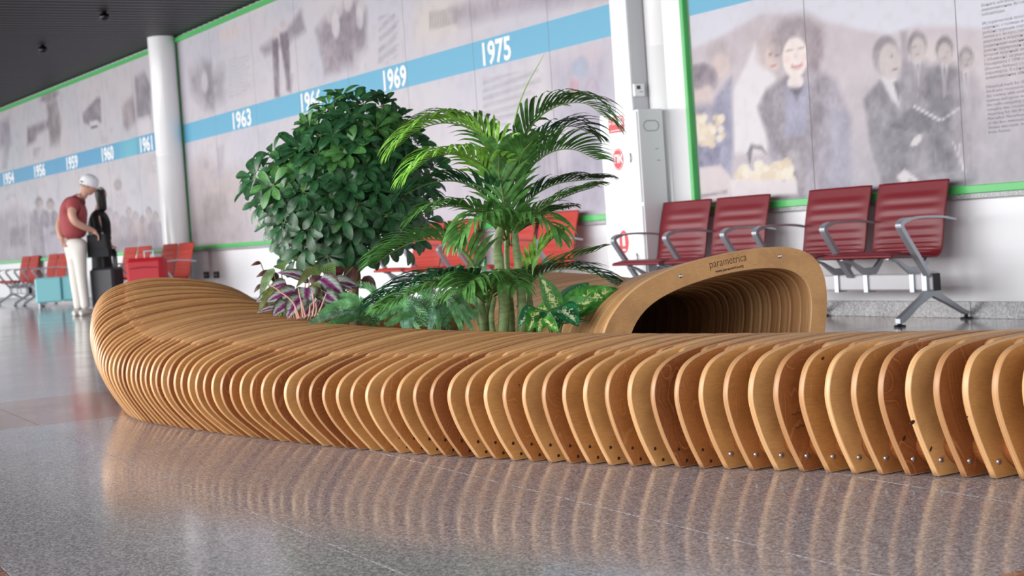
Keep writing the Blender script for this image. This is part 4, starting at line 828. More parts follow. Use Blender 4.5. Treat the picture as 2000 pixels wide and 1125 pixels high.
b = MB(); b.tube(smooth_path([at(1000, 340, D) - p0, at(1005, 240, D) - p0, at(1025, 175, D) - p0, at(1063, 106, D) - p0], 16), [.006, .006, .0055, .005, .005, .0045, .004, .004, .0035, .003, .003, .0025, .002, .002, .0015, .0008], 6); b.obj('spear_leaf', mat('spear_green', (150, 186, 108), .4), palm, label='thin pale unopened spear leaf')
# --- ferns
FL = leafmat('fern_green', (88, 146, 92), (128, 164, 120), .5); FLb = leafmat('fern_blue_green', (122, 172, 144), (180, 206, 184), .45)
def fern(name, label, root, d0, fr, group):
    t = thing(name, label, 'fern', at(*root, d0), group); t.location.z = .264; q0 = Vector(t.location)
    for pts, mt, L, n in fr: frond([(x, y, d0 + dd) for x, y, dd in pts], mt, L * .72, int(n * 1.3), .12, .0068, 1.3, parent=t, o0=q0, rr=.0022, upl=-.24)
fern('sword_fern', 'low sword fern with pale bluish fronds in front of the umbrella tree trunk', (745, 650), 6.75, [
 ([(745, 640, 0), (720, 608, -.12), (680, 606, -.25), (640, 618, -.35), (608, 628, -.4)], FLb, .046, 38), ([(745, 640, 0), (715, 600, .05), (680, 580, .05), (645, 588, .05)], FL, .045, 30), ([(750, 640, 0), (760, 590, -.05), (775, 580, -.1), (785, 615, -.2), (788, 640, -.25)], FLb, .045, 26),
 ([(750, 640, 0), (730, 610, .1), (700, 596, .15), (670, 606, .18)], FL, .04, 28), ([(745, 645, 0), (710, 622, -.1), (675, 624, -.2), (640, 634, -.28)], FL, .045, 34), ([(755, 640, 0), (745, 590, .1), (720, 560, .15), (690, 560, .2)], FL, .04, 24), ([(745, 645, 0), (700, 600, -.3), (660, 596, -.3), (625, 612, -.32)], FL, .045, 30), ([(750, 640, 0), (770, 600, .1), (800, 590, .1), (830, 610, .1)], FL, .045, 26), ([(750, 640, 0), (740, 620, -.2), (760, 600, -.25), (790, 605, -.3), (815, 640, -.34)], FL, .05, 28)], 'ferns in the planting bed')
fern('sword_fern', 'low dark sword fern right under the palm fronds, left of the canes', (850, 655), 6.35, [
 ([(850, 650, 0), (830, 600, -.1), (810, 590, -.18), (800, 620, -.22), (800, 645, -.25)], FLb, .05, 26), ([(850, 650, 0), (850, 600, -.05), (865, 580, -.1), (885, 600, -.15), (900, 640, -.2)], FL, .05, 28), ([(850, 650, 0), (870, 600, .02), (900, 590, .04), (925, 620, 0)], FL, .05, 26),
 ([(850, 650, 0), (820, 610, .05), (780, 600, .1), (745, 620, .1)], FL, .05, 30), ([(845, 650, 0), (825, 625, -.15), (790, 618, -.25), (760, 632, -.3)], FL, .05, 28), ([(850, 650, 0), (840, 590, .1), (820, 565, .1), (790, 570, .12)], FL, .05, 26), ([(850, 650, 0), (860, 610, -.15), (850, 600, -.25), (840, 640, -.3)], FLb, .05, 24), ([(850, 650, 0), (880, 590, .1), (910, 570, .12), (935, 600, .1)], FL, .05, 26), ([(850, 650, 0), (825, 600, .1), (835, 580, .0), (850, 600, -.1), (858, 645, -.15)], FL, .05, 28), ([(850, 650, 0), (875, 610, .0), (895, 600, -.05), (920, 640, -.1)], FL, .05, 26), ([(850, 650, 0), (900, 620, .1), (930, 615, .1), (945, 645, .05)], FL, .05, 26), ([(845, 650, 0), (800, 600, .1), (760, 595, .1), (720, 610, .1)], FL, .05, 30)], 'ferns in the planting bed')
# --- broad-leaved plants: leaf list (root px, tip px, width, material, depth offsets, normal hint)
def broad(name, label, cat, root, d0, leaves, stem):
    t = thing(name, label, cat, at(*root, d0)); t.location.z = .264; q0 = Vector(t.location)
    for (x0, y0, x1, y1, wd, mt, e0, e1, nh, ar, pf) in leaves:
        a, c2 = at(x0, y0, d0 + e0) - q0, at(x1, y1, d0 + e1) - q0; b = MB(); hint = -DG * nh[0] + ZZ * nh[1] + RG * nh[2]
        blade(b, a, c2, hint, wd, pf, ar, .14, 10)
        b.tube(smooth_path([Vector((0, 0, .0)) + RG * (a.dot(RG) * .2), (a * .5 + Vector((0, 0, .02))), a + (c2 - a) * .06], 8), .0028, 6, 1, False)
        b.obj('leaf', [mt, stem], t)
    return t, q0
DI = leafmat('dumbcane_leaf', (58, 118, 46), (214, 222, 150), .36, 'dieff'); DId = leafmat('dumbcane_leaf_dark', (28, 88, 52), (196, 212, 170), .34, 'dieff')
broad('dumb_cane', 'green plant with cream-flecked broad leaves just left of the tunnel', 'plant', (1090, 660), 5.95, [
 (1088, 612, 1052, 535, .085, DI, 0, -.02, (1, .1, .5), .04, ovate), (1098, 618, 1205, 563, .13, DI, .05, .1, (.8, .6, 0), .08, ovate), (1095, 608, 1150, 552, .10, DId, .1, .15, (.7, .5, .3), .05, ovate),
 (1070, 608, 1092, 642, .085, DId, -.04, -.12, (.8, .7, 0), .12, heart), (1092, 602, 1130, 638, .10, DId, -.05, -.14, (1, .6, .1), .12, heart), (1060, 605, 1030, 650, .085, DI, -.02, -.1, (1, .5, -.2), .1, ovate), (1080, 606, 1045, 605, .07, DI, 0, .03, (.8, .6, 0), .1, ovate),
 (1062, 620, 1092, 650, .05, DI, -.1, -.16, (1, .3, 0), .08, ovate), (1045, 600, 1010, 640, .06, DId, .0, -.05, (1, .4, 0), .1, ovate), (1060, 618, 1050, 652, .06, DI, -.08, -.14, (1, .2, 0), .1, ovate), (1100, 625, 1150, 600, .085, DI, .02, 0, (.8, .8, 0), .08, ovate), (1098, 612, 1165, 585, .09, DI, .06, .05, (1, .3, 0), .06, ovate), (1090, 632, 1150, 627, .035, DId, -.02, -.02, (.6, .8, 0), .06, ovate)], stemg)
RX = leafmat('begonia_leaf', (120, 50, 96), (190, 205, 195), .42, 'rex'); CA = leafmat('calathea_leaf', (60, 92, 48), (168, 184, 118), .42, 'calathea'); DKR = leafmat('dark_red_leaf', (70, 34, 32), (110, 60, 50), .4); OL = leafmat('olive_leaf', (96, 104, 58), (150, 150, 96), .45); LG = leafmat('pale_green_leaf', (104, 132, 90), (170, 188, 140), .42, 'calathea')
pinks = mat('pink_stalk', (204, 154, 140), .5)
bt, q0 = broad('begonia', 'leafy begonia with purple and silver patterned leaves below the umbrella tree', 'plant', (585, 640), 6.85, [
 (580, 572, 520, 590, .085, RX, -.05, -.1, (1, .6, 0), .10, heart), (560, 556, 525, 566, .07, RX, 0, -.02, (1, .8, 0), .1, heart), (600, 548, 542, 533, .07, RX, .05, .03, (.8, .9, 0), .1, heart), (625, 545, 672, 580, .095, RX, .02, -.02, (1, .7, 0), .1, heart),
 (590, 582, 560, 622, .10, RX, -.1, -.18, (1, .5, 0), .1, heart), (575, 592, 532, 618, .10, RX, -.08, -.18, (1, .6, -.2), .1, heart), (600, 562, 600, 600, .10, RX, -.04, -.1, (1, .5, .1), .1, heart), (625, 572, 665, 600, .08, RX, -.02, -.08, (1, .6, .1), .1, heart), (640, 590, 670, 615, .07, RX, 0, -.06, (1, .5, .1), .1, heart),
 (600, 562, 630, 580, .075, OL, -.02, -.06, (.9, .6, .2), .12, ovate), (610, 520, 578, 562, .035, OL, .05, 0, (1, .2, .3), .05, ovate), (535, 560, 508, 608, .04, OL, -.02, -.08, (1, .2, -.3), .1, ovate), (560, 602, 500, 612, .045, RX, -.05, -.1, (.9, .8, 0), .1, ovate), (610, 600, 590, 622, .06, RX, -.12, -.16, (1, .4, 0), .08, heart), (640, 560, 690, 566, .05, RX, .05, .02, (.9, .7, 0), .1, heart), (660, 570, 690, 600, .05, RX, .02, -.02, (.9, .7, 0), .1, heart), (545, 575, 500, 590, .07, RX, .06, .03, (1, .6, 0), .1, heart), (650, 555, 700, 560, .08, RX, .1, .08, (1, .6, 0), .1, heart), (560, 590, 520, 575, .06, OL, .04, .04, (1, .5, 0), .1, ovate), (640, 600, 690, 610, .07, RX, .05, .02, (1, .6, 0), .1, heart), (620, 590, 640, 618, .09, RX, .05, .02, (1, .5, 0), .1, heart), (570, 560, 555, 600, .09, OL, .08, .05, (1, .5, 0), .1, ovate), (610, 560, 640, 545, .08, DKR, .12, .12, (1, .5, 0), .1, heart), (650, 590, 690, 625, .07, DKR, .12, .1, (1, .5, 0), .1, heart), (600, 600, 610, 628, .08, OL, .02, 0, (1, .5, 0), .1, ovate)], pinks)
b = MB()
for st in ([(585, 622), (572, 590), (545, 568), (528, 556)], [(597, 620), (592, 600), (586, 580), (583, 563)], [(592, 620), (590, 605), (588, 590)], [(610, 618), (613, 600), (612, 585), (610, 570)], [(615, 618), (618, 606), (617, 592)], [(620, 616), (628, 598), (637, 574)], [(604, 618), (605, 605), (606, 594)], [(582, 622), (578, 610), (576, 600)]):
    b.tube(smooth_path([at(x, y, 6.62) - q0 for x, y in st], 10), [.0045 - .0002 * i for i in range(10)], 6)
b.obj('bare_stalk', pinks, bt, label='bare pinkish stalks', kind='stuff')
broad('calathea', 'striped green calathea leaves hanging at the bed edge by the white wall', 'plant', (560, 640), 6.98, [
 (548, 515, 555, 528, .07, CA, .1, .05, (1, .4, 0), .1, ovate), (632, 520, 608, 545, .055, CA, .1, .05, (1, .4, -.2), .1, ovate), (632, 518, 655, 545, .075, CA, .1, .04, (1, .5, .2), .1, ovate), (535, 524, 508, 585, .05, LG, .05, -.02, (1, .3, -.3), .1, ovate), (530, 568, 506, 606, .04, LG, .0, -.08, (1, .3, -.2), .1, ovate),
 (538, 590, 508, 588, .05, LG, -.02, -.08, (.9, .8, 0), .1, ovate), (540, 570, 528, 606, .06, LG, .0, -.08, (1, .4, 0), .1, ovate), (530, 532, 500, 542, .03, DKR, .05, .05, (1, .6, 0), .15, ovate), (545, 545, 520, 538, .045, DKR, .05, .05, (1, .5, 0), .1, ovate), (512, 555, 496, 572, .02, DKR, .0, 0, (1, .5, 0), .1, ovate), (510, 513, 490, 519, .02, DKR, .1, .1, (1, .5, 0), .1, ovate), (690, 520, 672, 560, .05, DKR, .2, .2, (1, .5, 0), .1, ovate), (710, 540, 735, 575, .06, DKR, .2, .2, (1, .5, 0), .1, ovate), (665, 520, 655, 560, .05, DKR, .25, .2, (1, .5, 0), .1, ovate)], stemg)
broad('aglaonema', 'small pale green leafy plant behind the palm, in front of the orange seats', 'plant', (880, 640), 7.0, [
 (860, 560, 812, 535, .06, LG, 0, 0, (1, .5, 0), .1, ovate), (860, 560, 835, 520, .05, DId, 0, 0, (1, .5, 0), .1, ovate), (870, 560, 900, 515, .06, DId, 0, 0, (1, .5, 0), .1, ovate), (930, 560, 950, 500, .06, DId, 0, 0, (1, .5, 0), .1, ovate), (930, 560, 915, 505, .06, CA, 0, 0, (1, .5, 0), .1, ovate), (850, 570, 800, 565, .06, LG, 0, -.1, (1, .6, 0), .1, ovate)], stemg)


# ------------------------------------------------------------ airport beam seating
def leather(n, c):
    m = mat(n, c, .42 if 'dark' in n else .62); return m
reds = {'dark': leather('dark_red_leather', (120, 20, 34)), 'orange': leather('red_leather_lit_orange', (186, 54, 40)), 'rust': leather('red_leather_lit_rust', (172, 46, 30))}  # one red seat leather in three tones; light differences put into the colours
def shell(prof, w, ribs, mt, name, parent, x):
    """padded sheet following a (y,z) profile, with raised cross ribs"""
    path = smooth_path([(0, a, c) for a, c in prof], 70); nx = 13; b = MB(); xs = [-w / 2 + w * (.5 - .5 * math.cos(math.pi * i / (nx - 1))) for i in range(nx)]; rows = []
    for i, p in enumerate(path):
        t = (path[min(i + 1, 69)] - path[max(i - 1, 0)]).normalized(); n = Vector((0, -t.z, t.y)); s_ = i / 69
        for sgn in (1,):
            for xx in xs:
                inn = max(0, min(1, (w / 2 - abs(xx)) / .05)); rb = 0
                if ribs and ribs[0] < s_ < ribs[1]:
                    ph = (s_ - ribs[0]) / (ribs[1] - ribs[0]) * ribs[2]; rb = .008 * max(0, math.sin(math.pi * (ph % 1)) ** .7 - .35) * (1 if abs(xx) < w / 2 - .045 else 0)
                e = .008 * (1 - ((w / 2 - abs(xx)) / (w / 2))) ** 8; rows.append(p + n * (.009 + rb - e) + Vector((xx, 0, 0)))
    back = []
    for i, p in enumerate(path):
        t = (path[min(i + 1, 69)] - path[max(i - 1, 0)]).normalized(); n = Vector((0, -t.z, t.y))
        for xx in xs: back.append(p - n * .009 + Vector((xx, 0, 0)))
    R_ = 70; N = R_ * nx; fs = []
    for i in range(R_ - 1):
        for k in range(nx - 1):
            a = i * nx + k; fs.append((a, a + 1, a + nx + 1, a + nx)); fs.append((N + a, N + a + nx, N + a + nx + 1, N + a + 1))
        a = i * nx; fs.append((a, a + nx, N + a + nx, N + a)); a += nx - 1; fs.append((a, N + a, N + a + nx, a + nx))
    for k in range(nx - 1): fs.append((k, N + k, N + k + 1, k + 1)); a = (R_ - 1) * nx + k; fs.append((a, a + 1, N + a + 1, N + a))
    b.add([v + Vector((x, 0, 0)) for v in rows + back], fs, 0, True); o = b.obj(name, mt, parent); return o
SP = .668
def seat_unit():
    t = thing('beam_seat', None, None)
    for k in range(2):
        x = -SP * (k + .5)
        shell([(-.045, .418), (-.03, .434), (.05, .438), (.2, .418), (.30, .405)], .60, (.25, .95, 5), reds['dark'], 'seat', t, x)
        shell([(.29, .405), (.34, .408), (.375, .44), (.395, .52), (.425, .68), (.475, .868)], .60, (.24, .93, 9), reds['dark'], 'backrest', t, x)
        b = MB()
        for sx in (-.2, .2):
            b.prism([(.20, .30), (.30, .30), (.36, .37), (.385, .44), (.37, .44), (.335, .385), (.29, .345), (.20, .345), (.10, .395), (.02, .415), (.02, .402), (.10, .38)], x + sx - .012, x + sx + .012)
            b.prism([(.21, .19), (.285, .19), (.285, .31), (.21, .31)], x + sx - .018, x + sx + .018)
        b.obj('seat_bracket', steel, t, kind='stuff')
    b = MB(); b.box((-SP, .25, .25), (2 * SP + .06, .055, .10), ch=.008); bm_ = b.obj('beam', pale, t)
    for x in (.034, -2 * SP - .034): b = MB(); b.box((x, .25, .25), (.012, .06, .105), ch=.003); b.obj('end_cap', black, bm_)
    for k in range(3):
        x = -SP * k; b = MB(); arc = smooth_path([(x, .47, .618), (x, .34, .640), (x, .18, .648), (x, .07, .640), (x, .03, .630), (x, .008, .612), (x, .014, .585), (x, .07, .50), (x, .15, .385), (x, .215, .29)], 36)
        vs = []; W_ = [.022] * 36
        for i, p in enumerate(arc):
            tt_ = (arc[min(i + 1, 35)] - arc[max(i - 1, 0)]).normalized(); n = Vector((0, -tt_.z, tt_.y)); hw = .024 if i > 3 else .012 + .003 * i; th_ = .007 if i < 12 else .013
            for a, c2 in ((-1, -1), (1, -1), (1, 1), (-1, 1)): vs.append(p + Vector((a * hw, 0, 0)) + n * c2 * th_ * (1 if True else 0))
        fs = [(i * 4 + k2, i * 4 + (k2 + 1) % 4, (i + 1) * 4 + (k2 + 1) % 4, (i + 1) * 4 + k2) for i in range(35) for k2 in range(4)] + [(0, 3, 2, 1), (140, 141, 142, 143)]
        b.add(vs, fs); b.obj('armrest', steel, t)
    for x in (-.02, -2 * SP + .02):
        b = MB(); b.prism([(.20, .31), (.30, .31), (.30, .20), (.34, .165), (.53, .052), (.545, .052), (.55, .035), (.53, .03), (.36, .115), (.25, .165), (.14, .115), (0, .022), (-.035, .022), (-.035, .05), (-.02, .06), (.16, .165), (.20, .20)], x - .02, x + .02)
        lg = b.obj('leg', steel, t)
        for yy in (-.02, .54): b = MB(); b.lathe([(.012, .035), (.012, .012), (.034, .011), (.036, 0)][::-1], (x, yy, 0), 16); b.obj('foot', black, lg)
    return t
unit0 = seat_unit(); used_ = [False]
def place_unit(x, y, tone_, label, rz=0):
    if not used_[0]: t = unit0; used_[0] = True
    else: t = copy_tree(unit0)
    t.location = (x, y, 0); t.rotation_euler = (0, 0, rz); tag(t, label, 'seat', 'beam seating along the wall')
    for c_ in [o for o in bpy.data.objects if o.parent == t and o.name.split('.')[0] in ('seat', 'backrest')]:
        if tone_ != 'dark':
            key = 'me_' + tone_ + c_.data.name
            if key not in bpy.data.meshes: m2 = c_.data.copy(); m2.name = key; m2.materials[0] = reds[tone_]
            c_.data = bpy.data.meshes[key]
place_unit(-6.82, 6.745, 'dark', 'pair of dark red beam seats nearest the right edge, standing under the men in suits')
place_unit(-8.50, 6.745, 'dark', 'pair of dark red beam seats beside the fire cabinet, partly behind the tunnel end')
place_unit(-10.97, 6.745, 'orange', 'pair of orange red beam seats left of the fire cabinet, behind the palm')
place_unit(-12.68, 6.745, 'orange', 'pair of orange red beam seats glimpsed through the lower palm fronds')
ys = 6.46; place_unit(at_y(378, 487, ys + .45).x, ys, 'rust', 'pair of rust red beam seats in front of the far white column')
place_unit(at_y(292, 495, ys + .43).x, ys, 'rust', 'pair of rust red beam seats just right of the black suitcase, behind the red suitcase')
ys = 6.60; place_unit(at_y(132, 501, ys + .45).x, ys, 'rust', 'pair of rust red beam seats behind the teal ottoman, next to the white trousers')
place_unit(at_y(73, 505, ys + .43).x, ys, 'rust', 'pair of rust red beam seats at the left edge of the picture')
# teal ottoman
teal = mat('teal_upholstery', (140, 208, 216), .5)
_q = at_y(113, 598, 6.55); t = thing('ottoman', 'teal upholstered ottoman standing left of the man in the red polo shirt', 'ottoman', (_q.x, _q.y, 0), rz=math.atan2(RG.y, RG.x) + .25)
b = MB(); b.box((-.12, 0, .29), (.40, .46, .40), ch=.02); b.obj('cushion', teal, t); b = MB(); b.box((.205, .02, .29), (.24, .42, .40), ch=.03); b.obj('cushion', teal, t)
for x in (-.27, .27):
    for y in (-.18, .18): b = MB(); b.lathe([(.018, .0), (.022, .10)], (x, y, 0), 10); b.obj('leg', steel, t)
# red suitcase
p = at(290, 560, 19.9); az = math.atan2(Lk.y, Lk.x) - math.pi / 2 - math.radians(8)
rc = thing('suitcase', 'bright red suitcase with a raised handle, in front of the rust red seats', 'suitcase', (p.x, p.y, 0), rz=az)
b = MB(); b.box((0, 0, .40), (.50, .24, .62), ch=.05); b.obj('shell', leather('bright_red_shell', (176, 12, 34)), rc)
b = MB(); b.box((0, -.122, .36), (.40, .008, .44), ch=.003); b.obj('front_pocket', leather('bright_red_shell', (176, 12, 34)), rc); b = MB(); b.tube([(-.19, -.128, .58), (0, -.13, .595), (.19, -.128, .58)], .004, 6); b.obj('zipper', blackcloth, rc)
for x in (-.06, .06): b = MB(); b.tube([(x, .1, .70), (x, .1, .79)], .007, 8); b.obj('handle_post', steel, rc)
b = MB(); b.tube([(-.07, .1, .79), (.07, .1, .79)], .012, 8); b.obj('handle', steel, rc)
for x in (-.18, .18): 
    for y in (-.07, .07): b = MB(); b.lathe([(.025, -.012), (.03, 0), (.025, .012)], (x, y, .03), 12, M=Matrix.Rotation(math.pi / 2, 3, 'X')); b.box((x, y, .07), (.03, .04, .05)); b.obj('wheel', black, rc)


# ------------------------------------------------------------ people and luggage
MP = Vector((-20.75, 5.62, 0))
def skinmesh(name, vs, es, mt, parent, sub=2, root=0):
    me = bpy.data.meshes.new(name); me.from_pydata([v[0] for v in vs], es, []); me.materials.append(mt); o = link(name, me, parent)
    sk = o.modifiers.new('skin', 'SKIN'); sk.use_smooth_shade = True
    if not me.skin_vertices: me.skin_vertices.new() if hasattr(me.skin_vertices, 'new') else None
    for i, v in enumerate(vs):
        sv = me.skin_vertices[0].data[i]; r = v[1]; sv.radius = r if isinstance(r, tuple) else (r, r); sv.use_root = (i == root)
    ss = o.modifiers.new('sub', 'SUBSURF'); ss.levels = sub; ss.render_levels = sub; return o
def L3(a, d, z): return RG * a + DG * d + ZZ * z
skin_m = mat('skin', (206, 160, 140), .5); skin2 = mat('skin_light', (214, 176, 160), .5)
polo = mat('red_polo_cloth', (158, 62, 68), .75); g = G(polo); sxx = g.n('SeparateXYZ'); g.l(g.objc(), sxx.inputs[0]); st_ = g.math('SINE', g.math('MULTIPLY', sxx.outputs[2], 240.)); g.l(g.mix(g.ramp(st_, [(.6, (0, 0, 0, 1)), (.95, (.55, .55, .55, 1))]), (152, 56, 62), (196, 128, 128)), g.b.inputs['Base Color'])
cream = mat('cream_trousers', (226, 222, 216), .8)
def hand(vs, es, wi, wrist, dr, side, curl):
    """five finger chains growing out of a palm; dr = direction of the hand, side = towards the thumb"""
    dr = dr.normalized(); side = (side - dr * side.dot(dr)).normalized(); nn = dr.cross(side); k = len(vs); palm = wrist + dr * .05; vs.append((palm, (.036, .016))); es.append((wi, k))
    for j, (off, Ln) in enumerate(((.026, .070), (.009, .080), (-.009, .074), (-.026, .058))):
        b0 = len(vs); p = palm + side * off + dr * .035; v = dr.copy(); vs.append((p, .010)); es.append((k, b0))
        for q in range(3): v = (v + nn * curl * .55).normalized(); p = p + v * Ln / 3; vs.append((p, .0085 - q * .0008)); es.append((len(vs) - 2, len(vs) - 1))
    b0 = len(vs); p = wrist + dr * .03 + side * .034; vs.append((p, .011)); es.append((k, b0)); v = (dr * .7 + side * .7).normalized()
    for q in range(2): p = p + v * .028; v = (v + nn * curl * .4).normalized(); vs.append((p, .0095 - q * .001)); es.append((len(vs) - 2, len(vs) - 1))
def head(parent, c, fw, up, skin, r=.098):
    """head with brow, nose, mouth, chin and ears; fw = facing, up = crown"""
    up = up.normalized(); fw = (fw - up * fw.dot(up)).normalized(); sd = fw.cross(up); b = MB(); n, mr_ = 28, 20; vs = []
    for i in range(mr_ + 1):
        ph = math.pi * i / mr_; z = math.cos(ph); rr_ = math.sin(ph)
        for k in range(n):
            a = 2 * math.pi * k / n; f = math.cos(a) * rr_; s_ = math.sin(a) * rr_; jaw = 1 - .34 * max(0, -z) ** 1.2; F_ = f * r * 1.02 * (1 - .12 * max(0, -z) * (f < 0)); S_ = s_ * r * .80 * jaw; Z_ = z * r * 1.2
            if f > 0: F_ += .022 * math.exp(-((s_ * r) / .012) ** 2 - ((z + .12) / .14) ** 2) - .006 * math.exp(-((abs(s_) * r - .03) / .012) ** 2 - ((z - .06) / .10) ** 2) + .008 * math.exp(-((s_ * r) / .025) ** 2 - ((z + .82) / .15) ** 2) + .005 * math.exp(-((s_ * r) / .02) ** 2 - ((z + .45) / .07) ** 2)
            vs.append(c + fw * F_ + sd * S_ + up * Z_)
    b.add(vs, [(i * n + k, i * n + (k + 1) % n, (i + 1) * n + (k + 1) % n, (i + 1) * n + k) for i in range(mr_) for k in range(n)], 0, True)
    for sg in (-1, 1): b.tube([c + sd * sg * r * .78 - fw * .01 + up * .028, c + sd * sg * r * .90 - fw * .022 + up * .02, c + sd * sg * r * .88 - fw * .018 - up * .015, c + sd * sg * r * .76 - fw * .004 - up * .03], [.008, .011, .009, .006], 8)
    b.obj('head', skin, parent)
    b = MB()
    for sg in (-1, 1): b.lathe([(.0005, -.008), (.007, -.005), (.009, 0), (.007, .005), (.0005, .008)], c + fw * (r * .90) + sd * sg * .032 + up * .004, 12)
    b.obj('eyes', mat('eye_dark', (60, 46, 42), .2), parent, kind='stuff')
    b = MB(); b.tube([c + fw * (r * .93) + sd * q * .022 - up * (.052 + .002 * abs(q)) for q in (-1, -.5, 0, .5, 1)], [.002, .004, .005, .004, .002], 8); b.obj('lips', mat('lips', (170, 96, 90), .4), parent)
# man
man = thing('person', 'man in white cap, red striped polo shirt and cream trousers, bending over the black luggage', 'person', MP)
fwm = (RG * .92 + DG * .30 - ZZ * .28); upm = (ZZ * .90 + RG * .36)
hc = L3(.225, .02, 1.715)
vs = [(L3(.02, .03, 1.38), (.10, .10)), (L3(.09, .02, 1.53), .07), (L3(.16, .02, 1.60), .052), (L3(.20, .02, 1.66), .055)]; es = [(0, 1), (1, 2), (2, 3)]
# near arm (reaching to the briefcase)
k = len(vs); vs += [(L3(.06, -.17, 1.47), .065), (L3(.045, -.25, 1.34), .062), (L3(.08, -.27, 1.24), .054), (L3(.19, -.18, 1.16), .046), (L3(.27, -.10, 1.115), .034)]; es += [(0, k), (k, k + 1), (k + 1, k + 2), (k + 2, k + 3), (k + 3, k + 4)]
hand(vs, es, len(vs) - 1, vs[-1][0], RG * .6 - ZZ * .7 + DG * .2, -DG + RG * .3, .8)
k = len(vs); vs += [(L3(-.12, .15, 1.45), .065), (L3(-.19, .15, 1.32), .060), (L3(-.225, .10, 1.24), .052), (L3(-.20, -.01, 1.13), .044), (L3(-.17, -.08, 1.06), .033)]; es += [(0, k), (k, k + 1), (k + 1, k + 2), (k + 2, k + 3), (k + 3, k + 4)]
hand(vs, es, len(vs) - 1, vs[-1][0], -ZZ + RG * .4, RG, .5)
skinmesh('body', vs, es, skin_m, man)
head(man, hc, fwm, upm, skin_m, .108)
vs = [(L3(0, 0, 1.00), (.19, .17)), (L3(-.01, 0, 1.16), (.205, .18)), (L3(-.005, .0, 1.28), (.215, .19)), (L3(.03, .0, 1.42), (.215, .18)), (L3(.09, .01, 1.53), (.13, .12)), (L3(.13, .015, 1.575), (.07, .07)), (L3(.055, -.16, 1.475), (.10, .10)), (L3(.045, -.24, 1.36), (.088, .088)), (L3(-.08, .14, 1.47), (.10, .10)), (L3(-.17, .16, 1.34), (.088, .088))]
skinmesh('polo_shirt', vs, [(0, 1), (1, 2), (2, 3), (3, 4), (4, 5), (3, 6), (6, 7), (3, 8), (8, 9)], polo, man)
vs = [(L3(.0, 0, 1.06), (.172, .15)), (L3(-.01, 0, .95), (.18, .16)), (L3(-.06, .05, .80), .095), (L3(-.065, .06, .50), .074), (L3(-.05, .06, .25), .066), (L3(-.045, .06, .08), .062), (L3(.055, -.05, .80), .095), (L3(.06, -.06, .50), .074), (L3(.075, -.06, .25), .066), (L3(.08, -.06, .08), .062)]
skinmesh('trousers', vs, [(0, 1), (1, 2), (2, 3), (3, 4), (4, 5), (1, 6), (6, 7), (7, 8), (8, 9)], cream, man)
for a, d in ((-.045, .06), (.08, -.06)):
    b = MB(); fd = (RG * .6 + DG * .8).normalized(); b.tube([L3(a, d, .036) - fd * .09, L3(a, d, .045) - fd * .03, L3(a, d, .045) + fd * .06, L3(a, d, .036) + fd * .15], [.034, .044, .042, .028], 12); b.obj('shoe', mat('light_shoe', (214, 208, 202), .5), man)
b = MB(); upn = upm.normalized(); fn = (fwm - upn * fwm.dot(upn)).normalized(); sn = fn.cross(upn); M3 = Matrix((fn, sn, upn)).transposed()
b.lathe([(.122, -.014), (.124, .02), (.116, .070), (.088, .110), (.044, .130), (.001, .136)], hc + upn * .018, 26, 0, M3, 1, .88)
b.obj('cap', mat('cap_white', (240, 240, 246), .7), man); b = MB(); b.lathe([(.001, .125), (.008, .131), (.001, .136)], hc + upn * .018, 10, 0, M3)
vsb = []; 
for k in range(13):
    a = -1.1 + 2.2 * k / 12; vsb.append(hc + upn * .010 + fn * (.105 * math.cos(a)) + sn * .092 * math.sin(a)); vsb.append(hc - upn * .002 + fn * (.105 * math.cos(a) + .075 * math.cos(a) ** .5 if math.cos(a) > 0 else 0) + sn * .094 * math.sin(a))
b.add(vsb + [v + upn * .005 for v in vsb], [(2 * k, 2 * k + 1, 2 * k + 3, 2 * k + 2) for k in range(12)] + [(26 + 2 * k, 26 + 2 * k + 2, 26 + 2 * k + 3, 26 + 2 * k + 1) for k in range(12)] + [(2 * k + 1, 27 + 2 * k, 29 + 2 * k, 2 * k + 3) for k in range(12)]); b.obj('cap_brim', mat('cap_white', (240, 240, 246), .7), man)
b = MB(); bp = hc + upn * .028 - fn * .095 - sn * -.058; b.tube([bp + fn * -.004 + sn * .05 - upn * .006, bp + fn * -.012, bp + fn * .02 - sn * .04], [.006, .012, .005], 8); b.obj('cap_opening', black, man)
b = MB(); b.lathe([(.088, -.03), (.097, -.02), (.098, .01)], hc - fn * .012 + upn * -.005, 20, 0, M3, 1, .86); b.obj('hair', mat('grey_hair', (150, 138, 130), .8), man)
# woman behind him
WPt = MP + RG * .20 + DG * .50; wo_ = thing('person', 'woman with long dark hair dressed in black, standing behind the man in the cap', 'person', WPt)
hw = L3(.055, 0, 1.60)
vs = [(L3(.0, 0, 1.30), (.10, .08)), (L3(.01, 0, 1.42), .05), (L3(.03, 0, 1.50), .042)]; es = [(0, 1), (1, 2)]
for sg in (-1, 1):
    k = len(vs); vs += [(L3(.02, .15 * sg, 1.34), .045), (L3(.05, .19 * sg, 1.12), .036), (L3(.09, .17 * sg, .92), .026)]; es += [(0, k), (k, k + 1), (k + 1, k + 2)]; hand(vs, es, len(vs) - 1, vs[-1][0], -ZZ + RG * .15, RG, .5)
for sg in (-1, 1):
    k = len(vs); vs += [(L3(-.02, .08 * sg, .85), .07), (L3(0, .08 * sg, .46), .05), (L3(0, .08 * sg, .09), .034), (L3(.03, .08 * sg, .035), (.03, .03)), (L3(-.12, .08 * sg, .03), (.03, .02))]; es += [(0, k), (k, k + 1), (k + 1, k + 2), (k + 2, k + 3), (k + 3, k + 4)]
skinmesh('body', vs, es, skin2, wo_); head(wo_, hw, RG * .35 + DG * .9, ZZ, skin2, .090)
